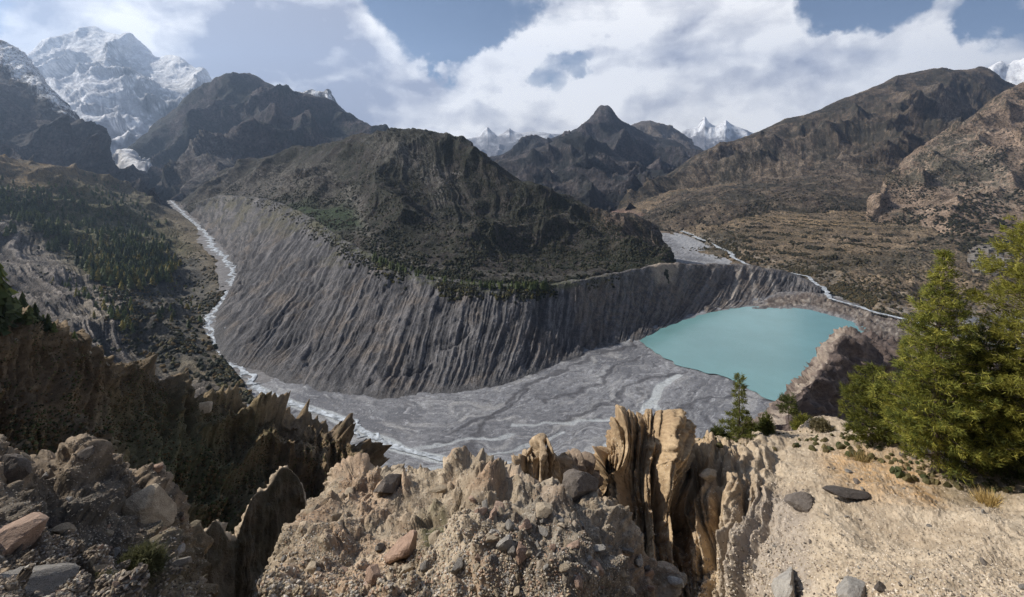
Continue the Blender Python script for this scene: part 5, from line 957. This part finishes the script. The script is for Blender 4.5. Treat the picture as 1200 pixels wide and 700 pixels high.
for px, py in [(1138 + 6.2 * i + r.uniform(-1.5, 1.5) + 3 * (j % 2), 292 + 4.6 * j + r.uniform(-2, 2)) for j in range(7) for i in range(8)]:
    if ((px - 1160) / 25) ** 2 + ((py - 306) / 17) ** 2 > 1: continue
    P = at(p_val, px, py)[0]; house(P, r.uniform(9, 14), r.uniform(8, 11), r.uniform(5, 9), r.uniform(-.6, .7), 'small flat-roofed grey stone house in the village beyond the pines', 'houses of the far village')
# pale strips added on the gully slope for the sunlit edges of eroded fins
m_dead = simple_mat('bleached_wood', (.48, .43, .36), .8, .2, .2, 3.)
for i, (lab, pts) in enumerate([('long strip added for a sunlit earth edge on the brown gully slope at far left', [(14, 408), (22, 400), (30, 410), (38, 413), (46, 424), (52, 430)]), ('bent pale strip added for a sunlit earth edge lower on the gully slope', [(72, 425), (78, 436), (84, 431), (88, 430)]), ('long thin pale strip added for a sunlit earth edge near the gully rim', [(104, 412), (112, 420), (122, 420), (130, 430), (146, 438), (152, 434)])]):
    q = [at(p_gul, a, b_)[0] + np.array([0, -.5, .5]) for a, b_ in pts]; V, Fs = tube(q, np.linspace(.26, .1, len(q)), 6); o = mesh_np('fallen_branch', V, Fs, m_dead); tag(o, lab, 'edge strip')

# ---- labels that single out each repeat: look, zone, and its order from the left
ORD = 'first second third fourth fifth sixth seventh eighth ninth tenth eleventh twelfth thirteenth fourteenth fifteenth sixteenth seventeenth eighteenth nineteenth twentieth twenty-first twenty-second twenty-third twenty-fourth twenty-fifth twenty-sixth twenty-seventh twenty-eighth'.split()
def relabel(group, noun, what, zones):
    """zones(px, py) -> words; what(o) -> look"""
    cl = {}
    for o in C.objects:
        if o.get('group') == group:
            x, y, z_ = o.location; px = 600 + x / y * F; py = HY - z_ / y * F; cl.setdefault((what(o), zones(px, py)), []).append((px, o))
    for (w_, z_), L in cl.items():
        L.sort(key=lambda q: q[0])
        for i, (_, o) in enumerate(L):
            if len(L) == 1: o['label'] = f'{w_} {noun} {z_}'
            elif i == len(L) - 1: o['label'] = f'rightmost {w_} {noun} {z_}'
            elif i == 0: o['label'] = f'leftmost {w_} {noun} {z_}'
            elif i >= 28 and len(L) - i <= 28: o['label'] = f'{ORD[len(L) - 1 - i]} {w_} {noun} {z_}, counted from right'
            elif i < 28: o['label'] = f'{ORD[i]} {w_} {noun} {z_}, counted from left'
def st_look(o):
    k = o.data.materials[0].name.split('_')[0]; sz = 2 * o.scale[0] / o.location[1] * F; return ('small ' if sz < 12 else 'large ') + k
relabel('loose stones on the central mound', 'stone', st_look, lambda x, y: 'on the ' + ('left end' if x < 430 else 'left half' if x < 530 else 'middle' if x < 620 else 'dark right flank') + (', crest' if y < 610 else ', midway' if y < 655 else ', bottom') + ' of the mound')
relabel('loose stones on the left outcrop', 'stone', st_look, lambda x, y: ('at the left end' if x < 60 else 'in the middle' if x < 130 else 'at the right end') + (', crest' if y < 590 else ', midway' if y < 650 else ', bottom') + ' of the left outcrop')
relabel('small stones on the sandy slope', 'stone', st_look, lambda x, y: ('left' if x < 950 else 'middle' if x < 1080 else 'right') + (' high' if y < 580 else ' halfway' if y < 640 else ' low') + ' on the sandy slope')
def tr_look(o):
    k = next((k for k, L in far_me.items() if o.data in L), 'dark'); h = o.scale[2] / o.location[1] * F; return ('tall ' if h > 11 else 'mid-sized ' if h > 8 else 'small ' if h > 6.8 else 'tiny ') + {'dark': 'dark', 'green': 'green', 'yel': 'yellowish'}[k]
relabel('conifers of the left hillside wood', 'conifer', tr_look, lambda x, y: ('far left' if x < 40 else 'centre left' if x < 65 else 'centre' if x < 95 else 'centre right' if x < 130 else 'at the right end') + (', top of' if y < 250 else ', upper' if y < 268 else ', middle' if y < 285 else ', lower' if y < 305 else ', bottom of') + ' hillside wood')
relabel('yellow green trees below the hillside wood', 'tree', tr_look, lambda x, y: ('left' if x < 130 else 'middle' if x < 165 else 'right') + (' above' if y < 305 else ' on') + ' the lower edge of the hillside wood')
relabel('scattered conifers near the scree shelf', 'conifer', tr_look, lambda x, y: ('left of' if x < 110 else 'beside' if x < 170 else 'right of') + ' the pale scree shelf' + (', upper part' if y < 350 else ', lower part'))
relabel('conifers on the gully rim', 'conifer', lambda o: 'large dark' if o.scale[2] / o.location[1] * F > 29 else 'small dark', lambda x, y: 'on the gully rim at the left edge' if x < 45 else 'on the gully rim below the grey scree')
relabel('conifers along the moraine edge', 'conifer', lambda o: 'tiny dark', lambda x, y: 'on the moraine top ' + ('left end' if x < 480 else 'centre left' if x < 530 else 'centre right' if x < 580 else 'right end'))
relabel('houses of the far village', 'house', lambda o: 'flat-roofed stone', lambda x, y: 'in the ' + ('top' if y < 298 else 'upper' if y < 305 else 'lower' if y < 312 else 'bottom') + ' row of the far village')
